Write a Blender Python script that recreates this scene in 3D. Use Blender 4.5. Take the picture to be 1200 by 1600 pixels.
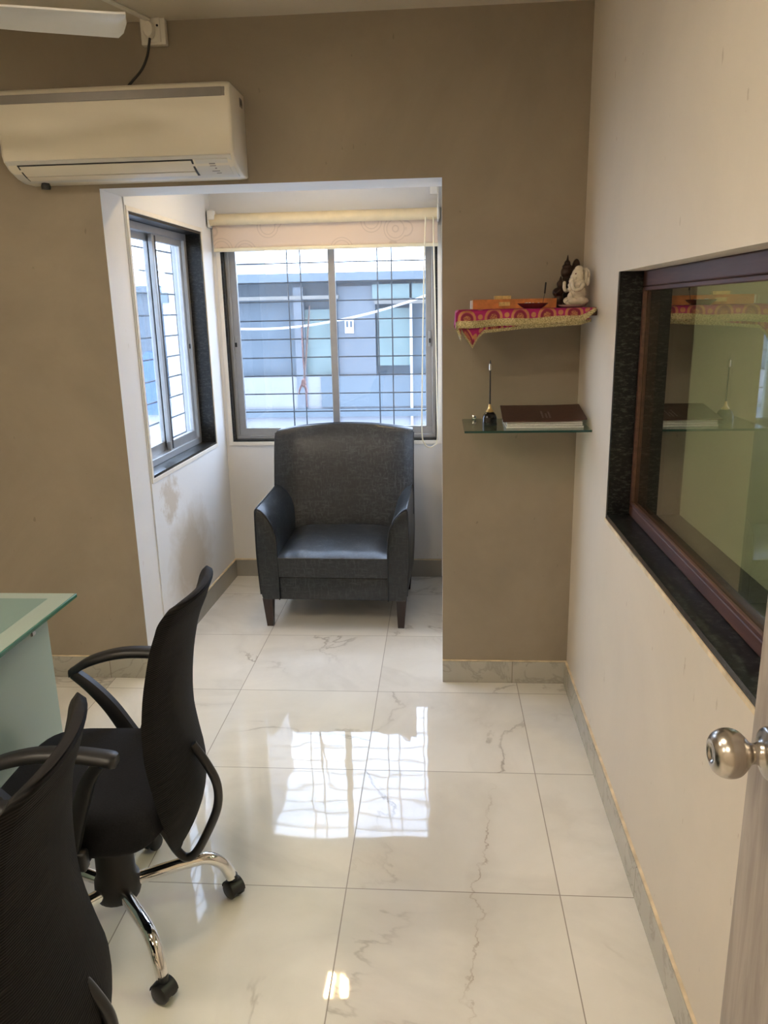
import bpy, bmesh, math, random
from mathutils import Vector, Matrix
random.seed(7)
for o in list(bpy.data.objects): bpy.data.objects.remove(o)
sc = bpy.context.scene
COL = sc.collection
PI = math.pi

# ------------------------------------------------------------------ camera
def set_camera():
    p, y, r, f = .2568, -.0747, -.0212, 1208.98
    F = Vector((math.sin(y)*math.cos(p), math.cos(y)*math.cos(p), -math.sin(p)))
    R = Vector((math.cos(y), -math.sin(y), 0)); U = R.cross(F)
    c, s = math.cos(r), math.sin(r)
    r2 = c*R + s*U; u2 = -s*R + c*U
    m = Matrix((r2, u2, -F)).transposed().to_4x4()
    m.translation = Vector((.2684, 0, 1.5936))
    cd = bpy.data.cameras.new('camera'); co = bpy.data.objects.new('camera', cd); COL.objects.link(co)
    co.matrix_world = m
    cd.sensor_fit = 'VERTICAL'; cd.sensor_height = 36; cd.lens = 36*f/1600
    cd.clip_start = .02; cd.clip_end = 200
    sc.camera = co
set_camera()

# ------------------------------------------------------------------ world, sun, exposure
WORLD_STRENGTH = 7.0
WORLD_COLOR = (.66, .79, 1.0)
SUN_STRENGTH = 1.5
ROOM_LAMP = 30.0
ALCOVE_LAMP = 140.0
BEYOND_FILL = 48.0
sc.view_settings.view_transform = 'Standard'
sc.view_settings.look = 'None'
sc.view_settings.exposure = 0.9
sc.view_settings.gamma = 1
sc.view_settings.use_curve_mapping = False
w = bpy.data.worlds.new('world'); sc.world = w; w.use_nodes = True
bg = w.node_tree.nodes['Background']
bg.inputs[0].default_value = (*WORLD_COLOR, 1); bg.inputs[1].default_value = WORLD_STRENGTH
sl = bpy.data.lights.new('sun', 'SUN'); sl.energy = SUN_STRENGTH; sl.angle = .01; sl.color = (1, .96, .9)
so = bpy.data.objects.new('sun', sl); COL.objects.link(so); so.location = (2, -4, 12)
so.rotation_euler = Vector((-.25, .62, -.75)).to_track_quat('-Z', 'Y').to_euler()

def portal(loc, size, direction):
    l = bpy.data.lights.new('window_portal', 'AREA'); l.shape = 'RECTANGLE'; l.size, l.size_y = size
    l.cycles.is_portal = True
    o = bpy.data.objects.new('window_portal', l); COL.objects.link(o); o.location = loc
    o.rotation_euler = Vector(direction).to_track_quat('-Z', 'Z').to_euler()
portal((-.35, 4.78, 1.4), (1.4, 1.3), (0, -1, 0))
portal((-1.32, 3.83, 1.44), (1.1, 1.3), (1, 0, 0))

# ------------------------------------------------------------------ materials
def new_mat(name):
    m = bpy.data.materials.new(name); m.use_nodes = True
    nt = m.node_tree; b = nt.nodes['Principled BSDF']
    return m, nt, b
def N(nt, t, **kw):
    n = nt.nodes.new(t)
    for k, v in kw.items():
        if k.startswith('i_'): n.inputs[k[2:].replace('_', ' ')].default_value = v
        else: setattr(n, k, v)
    return n
def math_(nt, op, a, b=None, c=None, clamp=False):
    n = nt.nodes.new('ShaderNodeMath'); n.operation = op; n.use_clamp = clamp
    for i, v in enumerate((a, b, c)):
        if v is None: continue
        if isinstance(v, (int, float)): n.inputs[i].default_value = v
        else: nt.links.new(v, n.inputs[i])
    return n.outputs[0]
def mixc(nt, fac, a, b):
    n = nt.nodes.new('ShaderNodeMix'); n.data_type = 'RGBA'
    for s, v in ((n.inputs[0], fac), (n.inputs[6], a), (n.inputs[7], b)):
        if isinstance(v, (int, float)): s.default_value = v
        elif isinstance(v, tuple): s.default_value = (*v, 1) if len(v) == 3 else v
        else: nt.links.new(v, s)
    return n.outputs[2]
def coords(nt, scale=(1, 1, 1), rot=(0, 0, 0), kind='Object'):
    tc = nt.nodes.new('ShaderNodeTexCoord'); mp = nt.nodes.new('ShaderNodeMapping')
    mp.inputs['Scale'].default_value = scale; mp.inputs['Rotation'].default_value = rot
    nt.links.new(tc.outputs[kind], mp.inputs[0]); return mp.outputs[0]
def noise(nt, vec, scale, detail=3, rough=.5, dist=0):
    n = nt.nodes.new('ShaderNodeTexNoise'); n.inputs['Scale'].default_value = scale
    n.inputs['Detail'].default_value = detail; n.inputs['Roughness'].default_value = rough
    n.inputs['Distortion'].default_value = dist
    nt.links.new(vec, n.inputs['Vector']); return n.outputs[0]
def ramp(nt, v, lo, hi, a=0.0, b=1.0):
    n = nt.nodes.new('ShaderNodeMapRange'); n.clamp = True
    for i, x in ((1, lo), (2, hi), (3, a), (4, b)): n.inputs[i].default_value = x
    nt.links.new(v, n.inputs[0]); return n.outputs[0]
def bump(nt, b, h, strength, dist=.01):
    n = nt.nodes.new('ShaderNodeBump'); n.inputs['Strength'].default_value = strength; n.inputs['Distance'].default_value = dist
    nt.links.new(h, n.inputs['Height']); nt.links.new(n.outputs[0], b.inputs['Normal'])
def plain(name, col, rough=.5, metal=0, spec=.5, var=.06, scale=20, bmp=0, coat=0):
    m, nt, b = new_mat(name)
    v = noise(nt, coords(nt), scale, 4)
    lo = tuple(max(0, c*(1-var)) for c in col); hi = tuple(min(1, c*(1+var)) for c in col)
    nt.links.new(mixc(nt, ramp(nt, v, .3, .7), lo, hi), b.inputs['Base Color'])
    b.inputs['Roughness'].default_value = rough; b.inputs['Metallic'].default_value = metal
    b.inputs['Specular IOR Level'].default_value = spec; b.inputs['Coat Weight'].default_value = coat
    if bmp: bump(nt, b, v, bmp, .004)
    return m
def wall_paint(name, col, blotch, spots=None, rough=.55):
    m, nt, b = new_mat(name); c = coords(nt)
    n1 = noise(nt, c, 1.3, 6, .62, .6); n2 = noise(nt, c, 9, 5, .6)
    base = mixc(nt, ramp(nt, n1, .38, .68), tuple(x*(1-blotch) for x in col), tuple(min(1, x*(1+blotch*.5)) for x in col))
    base = mixc(nt, ramp(nt, n2, .5, .8, 0, .10), base, tuple(x*.75 for x in col))
    n3 = noise(nt, coords(nt, (3.0, 3.0, 1.5)), 13, 2, .5)
    dirt = ramp(nt, n3, .74, .78, 0, .55)
    base = mixc(nt, dirt, base, spots or tuple(x*.55 for x in col))
    nt.links.new(base, b.inputs['Base Color']); b.inputs['Roughness'].default_value = rough
    b.inputs['Specular IOR Level'].default_value = .3
    bump(nt, b, noise(nt, c, 60, 3), .06, .004)
    return m
M = {}
M['taupe'] = wall_paint('taupe_paint', (.335, .28, .21), .14)
M['cream'] = wall_paint('cream_paint', (.74, .665, .56), .05, (.45, .36, .27))
M['ceil'] = wall_paint('ceiling_paint', (.66, .59, .48), .05)
M['white'] = wall_paint('white_paint', (.78, .765, .74), .03, (.6, .55, .48))
def stained_white():
    m, nt, b = new_mat('stained_white_paint'); c = coords(nt)
    s = nt.nodes.new('ShaderNodeSeparateXYZ'); nt.links.new(c, s.inputs[0])
    y, z = s.outputs[1], s.outputs[2]
    # two old damp stains: a large one above the skirting and a chain of patches below the window
    d1 = math_(nt, 'SQRT', math_(nt, 'ADD', math_(nt, 'POWER', math_(nt, 'DIVIDE', math_(nt, 'SUBTRACT', y, 3.78), .34), 2), math_(nt, 'POWER', math_(nt, 'DIVIDE', math_(nt, 'SUBTRACT', z, .36), .30), 2)))
    n = noise(nt, c, 7, 6, .65, .5)
    m1 = ramp(nt, math_(nt, 'ADD', d1, math_(nt, 'MULTIPLY', n, 1.0)), .95, 1.6, .85, 0)
    d2 = math_(nt, 'SQRT', math_(nt, 'ADD', math_(nt, 'POWER', math_(nt, 'DIVIDE', math_(nt, 'SUBTRACT', y, 3.55), .2), 2), math_(nt, 'POWER', math_(nt, 'DIVIDE', math_(nt, 'SUBTRACT', z, .72), .22), 2)))
    n2 = noise(nt, c, 16, 5, .7, .2)
    m2 = ramp(nt, math_(nt, 'ADD', d2, math_(nt, 'MULTIPLY', n2, 1.6)), 1.1, 1.45, .7, 0)
    f = math_(nt, 'MAXIMUM', m1, m2)
    nt.links.new(mixc(nt, f, (.78, .775, .76), (.52, .44, .33)), b.inputs['Base Color'])
    b.inputs['Roughness'].default_value = .55; b.inputs['Specular IOR Level'].default_value = .3
    return m
M['white_stained'] = stained_white()

TILE_Y0, TILE_S, TILE_X = 3.0145, .5848, .6
def floor_mat():
    m, nt, b = new_mat('marble_floor_tiles'); c = coords(nt)
    s = nt.nodes.new('ShaderNodeSeparateXYZ'); nt.links.new(c, s.inputs[0])
    tx = math_(nt, 'DIVIDE', s.outputs[0], TILE_X); ty = math_(nt, 'DIVIDE', math_(nt, 'SUBTRACT', s.outputs[1], TILE_Y0), TILE_S)
    fx = math_(nt, 'ABSOLUTE', math_(nt, 'SUBTRACT', tx, math_(nt, 'ROUND', tx)))
    fy = math_(nt, 'ABSOLUTE', math_(nt, 'SUBTRACT', ty, math_(nt, 'ROUND', ty)))
    g = math_(nt, 'MINIMUM', fx, fy)
    grout = ramp(nt, g, .0015, .0035, .8, 0)
    ix = math_(nt, 'FLOOR', tx); iy = math_(nt, 'FLOOR', ty)
    cx = nt.nodes.new('ShaderNodeCombineXYZ'); nt.links.new(ix, cx.inputs[0]); nt.links.new(iy, cx.inputs[1])
    wn = nt.nodes.new('ShaderNodeTexWhiteNoise'); nt.links.new(cx.outputs[0], wn.inputs[0])
    off = nt.nodes.new('ShaderNodeVectorMath'); off.operation = 'MULTIPLY_ADD'
    nt.links.new(wn.outputs['Color'], off.inputs[0]); off.inputs[1].default_value = (9, 9, 9); nt.links.new(c, off.inputs[2])
    v = off.outputs[0]
    n = noise(nt, v, 1.15, 7, .55, .9)
    ln = ramp(nt, math_(nt, 'ABSOLUTE', math_(nt, 'SUBTRACT', n, .5)), 0, .010, 1, 0)
    msk = ramp(nt, noise(nt, v, 2.2, 2), .48, .66)
    vein = math_(nt, 'MULTIPLY', math_(nt, 'MULTIPLY', ln, msk), .62)
    soft = math_(nt, 'MULTIPLY', ramp(nt, math_(nt, 'ABSOLUTE', math_(nt, 'SUBTRACT', n, .5)), 0, .07, 1, 0), .16)
    cloud = noise(nt, v, 1.7, 5, .6, .4)
    base = mixc(nt, ramp(nt, cloud, .35, .7), (.76, .725, .65), (.86, .83, .765))
    base = mixc(nt, soft, base, (.42, .39, .34)); base = mixc(nt, vein, base, (.24, .20, .15))
    cy_ = s.outputs[1]
    n4 = noise(nt, c, 7, 6, .62)
    cx_ = math_(nt, 'ADD', math_(nt, 'MULTIPLY_ADD', math_(nt, 'SUBTRACT', cy_, 1.5), .13, .33), math_(nt, 'MULTIPLY', math_(nt, 'SUBTRACT', n4, .5), .20))
    dd = math_(nt, 'ABSOLUTE', math_(nt, 'SUBTRACT', s.outputs[0], cx_))
    rng = math_(nt, 'MULTIPLY', ramp(nt, cy_, 1.40, 1.55), ramp(nt, cy_, 2.1, 2.4, 1, 0))
    cr = math_(nt, 'MULTIPLY', math_(nt, 'MULTIPLY', ramp(nt, dd, .0005, .005, 1, 0), rng), ramp(nt, noise(nt, c, 14, 3), .42, .6, .25, 1))
    base = mixc(nt, math_(nt, 'MULTIPLY', cr, .6), base, (.30, .21, .13))
    base = mixc(nt, math_(nt, 'MULTIPLY', math_(nt, 'MULTIPLY', ramp(nt, dd, 0, .05, 1, 0), rng), .14), base, (.45, .38, .30))
    base = mixc(nt, grout, base, (.20, .165, .12))
    nt.links.new(base, b.inputs['Base Color'])
    nt.links.new(ramp(nt, grout, 0, .8, .03, .5), b.inputs['Roughness'])
    b.inputs['Specular IOR Level'].default_value = .42
    b.inputs['Coat Weight'].default_value = 0; b.inputs['Coat Roughness'].default_value = .02
    h = math_(nt, 'ADD', noise(nt, c, 5.5, 1.5, .4), math_(nt, 'MULTIPLY', grout, -.15))
    bump(nt, b, h, .10, .012)
    return m
M['floor'] = floor_mat()
def tile_strip(name, col, axis):
    m, nt, b = new_mat(name); c = coords(nt)
    s = nt.nodes.new('ShaderNodeSeparateXYZ'); nt.links.new(c, s.inputs[0])
    t = math_(nt, 'DIVIDE', math_(nt, 'SUBTRACT', s.outputs[axis], .58 if axis == 0 else TILE_Y0), .6 if axis == 0 else TILE_S)
    g = math_(nt, 'ABSOLUTE', math_(nt, 'SUBTRACT', t, math_(nt, 'ROUND', t)))
    n = noise(nt, c, 5, 6, .6, 1.2)
    ln = ramp(nt, math_(nt, 'ABSOLUTE', math_(nt, 'SUBTRACT', n, .5)), 0, .03, .45, 0)
    base = mixc(nt, ramp(nt, noise(nt, c, 3, 4), .35, .65), tuple(x*.88 for x in col), col)
    base = mixc(nt, ln, base, tuple(x*.5 for x in col))
    base = mixc(nt, ramp(nt, g, .002, .004, .75, 0), base, (.22, .19, .15))
    nt.links.new(base, b.inputs['Base Color']); b.inputs['Roughness'].default_value = .12
    return m
M['skirt_x'] = tile_strip('skirting_tile', (.50, .475, .41), 0)
M['skirt_y'] = tile_strip('skirting_tile_side', (.50, .475, .41), 1)
M['skirt_alc'] = plain('skirting_tile_grey', (.34, .325, .29), .2, var=.08, scale=4)
M['grout'] = plain('cream_grout', (.72, .6, .42), .8, var=.2)
def granite():
    m, nt, b = new_mat('black_granite'); c = coords(nt, (1, 1, 1))
    n = noise(nt, coords(nt, (1, 1, 2.6)), 55, 6, .75); v = ramp(nt, n, .5, .75)
    nt.links.new(mixc(nt, v, (.005, .005, .005), (.085, .09, .083)), b.inputs['Base Color'])
    b.inputs['Roughness'].default_value = .30; b.inputs['Specular IOR Level'].default_value = .35
    bump(nt, b, n, .06, .001); return m
M['granite'] = granite()
def wood(name, a, bcol, sc_=(14, 14, 1.2), rough=.4, nscale=3):
    m, nt, b = new_mat(name); n = noise(nt, coords(nt, sc_), nscale, 6, .6, .6)
    nt.links.new(mixc(nt, ramp(nt, n, .35, .68), a, bcol), b.inputs['Base Color'])
    b.inputs['Roughness'].default_value = rough; bump(nt, b, n, .08, .002); return m
M['brownwood'] = wood('brown_window_wood', (.055, .02, .012), (.105, .043, .027), (14, 1.2, 14), .5)
M['legwood'] = wood('dark_leg_wood', (.012, .006, .005), (.035, .015, .012), rough=.3)
M['doorwood'] = wood('grey_laminate_door', (.235, .195, .165), (.40, .35, .305), (10, 10, .8), .45, 4)
M['alu'] = plain('grey_aluminium', (.36, .36, .355), .38, .55, var=.04)
M['alu_dark'] = plain('dark_gasket', (.02, .02, .02), .6)
M['black'] = plain('black_plastic', (.008, .008, .009), .42, var=.1)
M['black_matte'] = plain('black_matte', (.008, .008, .008), .8)
M['blackmetal'] = plain('black_metal_tube', (.03, .03, .032), .3, .3)
M['chrome'] = plain('chrome', (.82, .81, .79), .07, 1, var=.01)
M['steel'] = plain('brushed_steel', (.56, .52, .47), .24, 1, var=.08, scale=8)
M['acwhite'] = plain('cream_plastic', (.74, .68, .56), .35, var=.02, scale=4)
M['acgrey'] = plain('pale_grey_plastic', (.62, .60, .55), .35, var=.02)
M['silver'] = plain('silver_strip', (.20, .18, .16), .35, .3, var=.05)
M['whiteplastic'] = plain('white_plastic', (.78, .74, .66), .4, var=.03)
M['fanwhite'] = plain('white_enamel', (.74, .73, .70), .25, var=.05, scale=6)
M['bronze'] = plain('dark_bronze', (.045, .026, .018), .32, .5, var=.4, scale=60)
M['marblewhite'] = plain('pearly_white_glaze', (.66, .58, .44), .22, var=.12, scale=60, coat=.4)
M['orange'] = plain('orange_carton', (.62, .22, .06), .4, var=.3, scale=30)
M['gold'] = plain('gold_trim', (.72, .52, .22), .3, .7, var=.2, scale=90)
M['darkred'] = plain('dark_red_clay', (.12, .02, .018), .3, var=.3)
M['bookbrown'] = wood('brown_leather_cover', (.045, .014, .010), (.075, .026, .018), (3, 3, 3), .38, 12)
M['paper'] = plain('white_paper', (.66, .64, .60), .8, var=.08, scale=200)
M['penblack'] = plain('gloss_black', (.006, .006, .007), .08, var=.01)
M['fabric_rail'] = plain('cream_rail', (.80, .72, .52), .4, var=.03)
M['trimpaint'] = plain('cream_trim_paint', (.78, .73, .64), .5, var=.03)
M['roller'] = plain('cream_roller', (.72, .60, .38), .5, var=.05)

def leather():
    m, nt, b = new_mat('grey_crackle_leather'); c = coords(nt)
    a = noise(nt, coords(nt, (1, 1, 4)), 22, 6, .7, .3); a2 = noise(nt, coords(nt, (5, 5, 1)), 20, 5, .7)
    k = noise(nt, c, 5, 4, .6)
    f = math_(nt, 'MULTIPLY', ramp(nt, math_(nt, 'MAXIMUM', a, a2), .50, .72), ramp(nt, k, .35, .7, .35, 1))
    nt.links.new(mixc(nt, f, (.009, .011, .013), (.072, .077, .078)), b.inputs['Base Color'])
    nt.links.new(ramp(nt, k, .3, .7, .30, .42), b.inputs['Roughness'])
    b.inputs['Specular IOR Level'].default_value = .55
    bump(nt, b, a, .12, .002); return m
M['leather'] = leather()
M['piping'] = plain('leather_piping', (.012, .013, .015), .35)
def mesh_fabric():
    m, nt, b = new_mat('black_mesh_fabric'); 
    wv = nt.nodes.new('ShaderNodeTexWave'); wv.wave_type = 'BANDS'; wv.bands_direction = 'Z'
    wv.inputs['Scale'].default_value = 62; wv.inputs['Distortion'].default_value = .6; wv.inputs['Detail'].default_value = 1
    nt.links.new(coords(nt), wv.inputs[0])
    nt.links.new(mixc(nt, ramp(nt, wv.outputs[1], .2, .9), (.002, .002, .002), (.011, .009, .008)), b.inputs['Base Color'])
    b.inputs['Roughness'].default_value = .75; b.inputs['Specular IOR Level'].default_value = .25
    bump(nt, b, wv.outputs[1], .5, .003); return m
M['meshfab'] = mesh_fabric()
def seatfab():
    m, nt, b = new_mat('black_seat_fabric'); n = noise(nt, coords(nt), 260, 3)
    nt.links.new(mixc(nt, n, (.004, .004, .005), (.016, .016, .018)), b.inputs['Base Color'])
    b.inputs['Roughness'].default_value = .9; b.inputs['Specular IOR Level'].default_value = .2; bump(nt, b, n, .4, .002); return m
M['seatfab'] = seatfab()
def blindfab():
    m, nt, b = new_mat('blind_fabric_circles'); c = coords(nt, (1, 0, 1))
    vo = nt.nodes.new('ShaderNodeTexVoronoi'); vo.feature = 'F1'; vo.inputs['Scale'].default_value = 7.0; vo.inputs['Randomness'].default_value = .7
    nt.links.new(c, vo.inputs['Vector']); d = vo.outputs['Distance']
    def ring(r): return ramp(nt, math_(nt, 'ABSOLUTE', math_(nt, 'SUBTRACT', d, r)), .006, .022, 1, 0)
    f = math_(nt, 'MAXIMUM', math_(nt, 'MAXIMUM', ring(.18), ring(.46)), ring(.36))
    nt.links.new(mixc(nt, math_(nt, 'MULTIPLY', f, .36), (.68, .55, .44), (.36, .27, .21)), b.inputs['Base Color'])
    b.inputs['Roughness'].default_value = .85; return m
M['blindfab'] = blindfab()
def cloth_mat():
    m, nt, b = new_mat('magenta_gold_cloth')
    uv = nt.nodes.new('ShaderNodeTexCoord').outputs['UV']; s = nt.nodes.new('ShaderNodeSeparateXYZ'); nt.links.new(uv, s.inputs[0])
    u, v = s.outputs[0], s.outputs[1]      # metres: u along the front, v up from the hem
    pit = .092
    def circ(u0, v0, pitch):
        t = math_(nt, 'DIVIDE', math_(nt, 'SUBTRACT', u, u0), pitch)
        du = math_(nt, 'MULTIPLY', math_(nt, 'SUBTRACT', t, math_(nt, 'ROUND', t)), pitch); dv = math_(nt, 'SUBTRACT', v, v0)
        return math_(nt, 'SQRT', math_(nt, 'ADD', math_(nt, 'MULTIPLY', du, du), math_(nt, 'MULTIPLY', dv, dv)))
    def ring(d, r, w_): return ramp(nt, math_(nt, 'ABSOLUTE', math_(nt, 'SUBTRACT', d, r)), w_*.6, w_, 1, 0)
    d = circ(.03, .030, pit); d2 = circ(.03+pit/2, .036, pit); d3 = circ(.03+pit/2, .078, pit)
    n = noise(nt, coords(nt), 320, 3, .6)
    speck = ramp(nt, n, .42, .58)
    g = math_(nt, 'MAXIMUM', ring(d, .027, .0055), math_(nt, 'MAXIMUM', ring(d3, .012, .006), ramp(nt, d2, .007, .010, 1, 0)))
    g = math_(nt, 'MAXIMUM', g, math_(nt, 'MULTIPLY', ramp(nt, d, .010, .014, 1, 0), speck))
    g = math_(nt, 'MULTIPLY', g, ramp(nt, n, .35, .5, .55, 1))
    base = mixc(nt, ramp(nt, math_(nt, 'ABSOLUTE', math_(nt, 'SUBTRACT', d, .010)), .009, .013, .8, 0), (.36, .004, .11), (.16, .008, .012))
    base = mixc(nt, math_(nt, 'MULTIPLY', g, .85), base, (.56, .27, .085))
    border = ramp(nt, v, .024, .026, 1, 0)
    base = mixc(nt, border, base, mixc(nt, speck, (.28, .22, .09), (.62, .52, .28)))
    nt.links.new(base, b.inputs['Base Color'])
    nt.links.new(ramp(nt, math_(nt, 'MAXIMUM', border, g), 0, 1, .7, .34), b.inputs['Roughness'])
    nt.links.new(math_(nt, 'MULTIPLY', math_(nt, 'MAXIMUM', border, g), .45), b.inputs['Metallic'])
    bump(nt, b, n, .4, .003); return m
M['cloth'] = cloth_mat()
def glass_mat(name, tint, gloss, veil=0, veilcol=(.7, .8, .9), ior=1.45):
    m, nt, b = new_mat(name); nt.nodes.remove(b); out = nt.nodes['Material Output']
    t = nt.nodes.new('ShaderNodeBsdfTransparent'); t.inputs[0].default_value = (*tint, 1)
    g = nt.nodes.new('ShaderNodeBsdfGlossy'); g.inputs['Roughness'].default_value = .01
    ge = nt.nodes.new('ShaderNodeNewGeometry'); dt = nt.nodes.new('ShaderNodeVectorMath'); dt.operation = 'DOT_PRODUCT'
    nt.links.new(ge.outputs['Normal'], dt.inputs[0]); nt.links.new(ge.outputs['Incoming'], dt.inputs[1])
    f0 = ((ior-1)/(ior+1))**2
    pw = math_(nt, 'POWER', math_(nt, 'SUBTRACT', 1.0, math_(nt, 'ABSOLUTE', dt.outputs['Value'])), 5.0)
    fr = math_(nt, 'MULTIPLY_ADD', pw, 1-f0, f0)
    mx = nt.nodes.new('ShaderNodeMixShader'); f = math_(nt, 'MULTIPLY', fr, gloss, clamp=True)
    nt.links.new(f, mx.inputs[0]); nt.links.new(t.outputs[0], mx.inputs[1]); nt.links.new(g.outputs[0], mx.inputs[2])
    last = mx.outputs[0]
    if veil:   # bluish reflection haze, painted into the pane as a pale veil
        d = nt.nodes.new('ShaderNodeBsdfDiffuse'); d.inputs[0].default_value = (*veilcol, 1)
        tr = nt.nodes.new('ShaderNodeBsdfTranslucent'); tr.inputs[0].default_value = (*veilcol, 1)
        m3 = nt.nodes.new('ShaderNodeMixShader'); m3.inputs[0].default_value = .6
        nt.links.new(d.outputs[0], m3.inputs[1]); nt.links.new(tr.outputs[0], m3.inputs[2])
        m2 = nt.nodes.new('ShaderNodeMixShader')
        nz = noise(nt, coords(nt), 3, 5, .6, 1)
        nt.links.new(ramp(nt, nz, .3, .7, veil*.5, veil*1.4), m2.inputs[0])
        nt.links.new(last, m2.inputs[1]); nt.links.new(m3.outputs[0], m2.inputs[2]); last = m2.outputs[0]
    nt.links.new(last, out.inputs[0]); return m
M['winglass'] = glass_mat('window_glass', (.93, .96, 1), 1.0, .025)
M['inglass'] = glass_mat('tinted_interior_glass', (.72, .78, .67), 2.0, .0, ior=1.6)
M['shelfglass'] = glass_mat('shelf_glass', (.72, .86, .80), 1.3)
M['edgeglass'] = plain('green_glass_edge', (.01, .055, .045), .15)
M['edgeglass2'] = plain('green_glass_rim', (.06, .20, .13), .15)
M['frost'] = plain('frosted_green_glass', (.40, .53, .46), .30, var=.03, scale=3)
M['tabletop'] = plain('frosted_table_glass', (.37, .46, .41), .10, var=.04, scale=3, coat=.5)
M['tablepane'] = plain('teal_table_glass', (.21, .32, .30), .05, var=.05, scale=3, coat=.6)
def emit(name, col, s):
    m, nt, b = new_mat(name); b.inputs['Base Color'].default_value = (.8, .8, .8, 1)
    b.inputs['Emission Color'].default_value = (*col, 1); b.inputs['Emission Strength'].default_value = s; return m
M['lamp'] = emit('warm_white_diffuser', (1, .86, .67), ROOM_LAMP)
M['lamp_alc'] = emit('warm_yellow_diffuser', (1, .72, .36), ALCOVE_LAMP)
M['fill_far'] = emit('added_fill_diffuser', (1, .92, .74), BEYOND_FILL)
M['concrete'] = plain('pale_concrete', (.115, .115, .125), .8, var=.12, scale=3)
M['outwhite'] = plain('white_render', (.30, .30, .32), .8, var=.05, scale=2)
M['outblue'] = plain('blue_grey_cladding', (.12, .16, .20), .6, var=.15, scale=2)
M['outband'] = plain('slate_parapet', (.038, .052, .064), .6, var=.1, scale=3)
M['outdark'] = plain('dark_blue_glazing', (.022, .034, .045), .5, var=.25, scale=2)
M['outgreen'] = plain('green_tinted_pane', (.055, .080, .076), .5, var=.2, scale=3)
M['outtan'] = plain('tan_ledge', (.075, .068, .058), .8)
M['outgrey'] = plain('grey_roller_shutter', (.046, .054, .064), .6, var=.1, scale=30)
M['tarp'] = plain('blue_tarpaulin', (.01, .05, .22), .4)
M['rag'] = plain('pink_rag', (.45, .25, .22), .9, var=.4, scale=60)
M['stick'] = plain('weathered_stick', (.35, .24, .2), .8)

# ------------------------------------------------------------------ mesh builder
class MB:
    def __init__(s): s.bm = bmesh.new()
    def box(s, a, b, bev=0, seg=2, mat=0):
        a, b = Vector(a), Vector(b); c = (a+b)/2; d = b-a
        r = bmesh.ops.create_cube(s.bm, size=1, matrix=Matrix.Translation(c) @ Matrix.Diagonal((abs(d.x), abs(d.y), abs(d.z), 1)))
        fs = set(f for v in r['verts'] for f in v.link_faces)
        for f in fs: f.material_index = mat
        if bev:
            es = list({e for f in fs for e in f.edges})
            q = bmesh.ops.bevel(s.bm, geom=es, offset=bev, segments=seg, affect='EDGES', profile=.5)
            for f in q['faces']: f.material_index = mat
        return s
    def loft(s, rings, cap=True, closed=True, mat=0):
        vs = [[s.bm.verts.new(p) for p in r] for r in rings]
        for a, b in zip(vs, vs[1:]):
            n = len(a)
            for i in range(n if closed else n-1):
                f = s.bm.faces.new((a[i], a[(i+1) % n], b[(i+1) % n], b[i])); f.material_index = mat
        if cap:
            for r in (vs[0][::-1], vs[-1]):
                f = s.bm.faces.new(r); f.material_index = mat
        return s
    def tube(s, pts, r, n=12, mat=0, flat=1.0, cap=True):
        pts = [Vector(p) for p in pts]; rs = r if isinstance(r, (list, tuple)) else [r]*len(pts)
        rings = []; up = None
        for i, p in enumerate(pts):
            t = (pts[min(i+1, len(pts)-1)] - pts[max(i-1, 0)]).normalized()
            if up is None: up = Vector((0, 0, 1)) if abs(t.z) < .9 else Vector((0, 1, 0))
            sd = t.cross(up).normalized(); up = sd.cross(t).normalized()
            rings.append([p + (sd*math.cos(2*PI*k/n) + up*flat*math.sin(2*PI*k/n))*rs[i] for k in range(n)])
        return s.loft(rings, cap, True, mat)
    def lathe(s, prof, c=(0, 0, 0), axis='z', n=24, mat=0):
        rings = []
        for r, h in prof:
            ring = []
            for k in range(n):
                a = 2*PI*k/n; x, y = max(r, 1e-5)*math.cos(a), max(r, 1e-5)*math.sin(a)
                v = {'z': (x, y, h), 'x': (h, x, y), 'y': (y, h, x)}[axis]
                ring.append(Vector(c)+Vector(v))
            rings.append(ring)
        return s.loft(rings, True, True, mat)
    def prism(s, poly, axis, lo, hi, mat=0):
        def P(a, b, h): return {'x': (h, a, b), 'y': (a, h, b), 'z': (a, b, h)}[axis]
        return s.loft([[P(a, b, lo) for a, b in poly], [P(a, b, hi) for a, b in poly]], True, True, mat)
    def ball(s, c, r, seg=14, mat=0, rot=None):
        r = (r, r, r) if isinstance(r, (int, float)) else r
        m = Matrix.Translation(c) @ (rot.to_4x4() if rot else Matrix()) @ Matrix.Diagonal((*r, 1))
        q = bmesh.ops.create_uvsphere(s.bm, u_segments=seg, v_segments=seg//2+2, radius=1, matrix=m)
        for v in q['verts']:
            for f in v.link_faces: f.material_index = mat
        return s
    def build(s, name, mats, parent=None, smooth=35, label=None):
        bmesh.ops.recalc_face_normals(s.bm, faces=s.bm.faces[:])
        me = bpy.data.meshes.new(name); s.bm.to_mesh(me); s.bm.free()
        o = bpy.data.objects.new(name, me); COL.objects.link(o)
        for m_ in (mats if isinstance(mats, (list, tuple)) else [mats]): me.materials.append(M[m_] if isinstance(m_, str) else m_)
        if smooth:
            me.shade_smooth(); me.set_sharp_from_angle(angle=math.radians(smooth))
        if parent is not None: o.parent = parent
        if label: o['label'] = label
        return o
def thing(name, label, cat, loc=(0, 0, 0), rz=0, group=None):
    o = bpy.data.objects.new(name, None); COL.objects.link(o); o.location = loc; o.rotation_euler = (0, 0, rz)
    o.empty_display_size = .05
    o['label'] = label; o['category'] = cat
    if group: o['group'] = group
    return o
def tag(o, label, cat, group=None):
    o['label'] = label; o['category'] = cat
    if group: o['group'] = group
    return o
def struct(o): o['kind'] = 'structure'; return o
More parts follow.
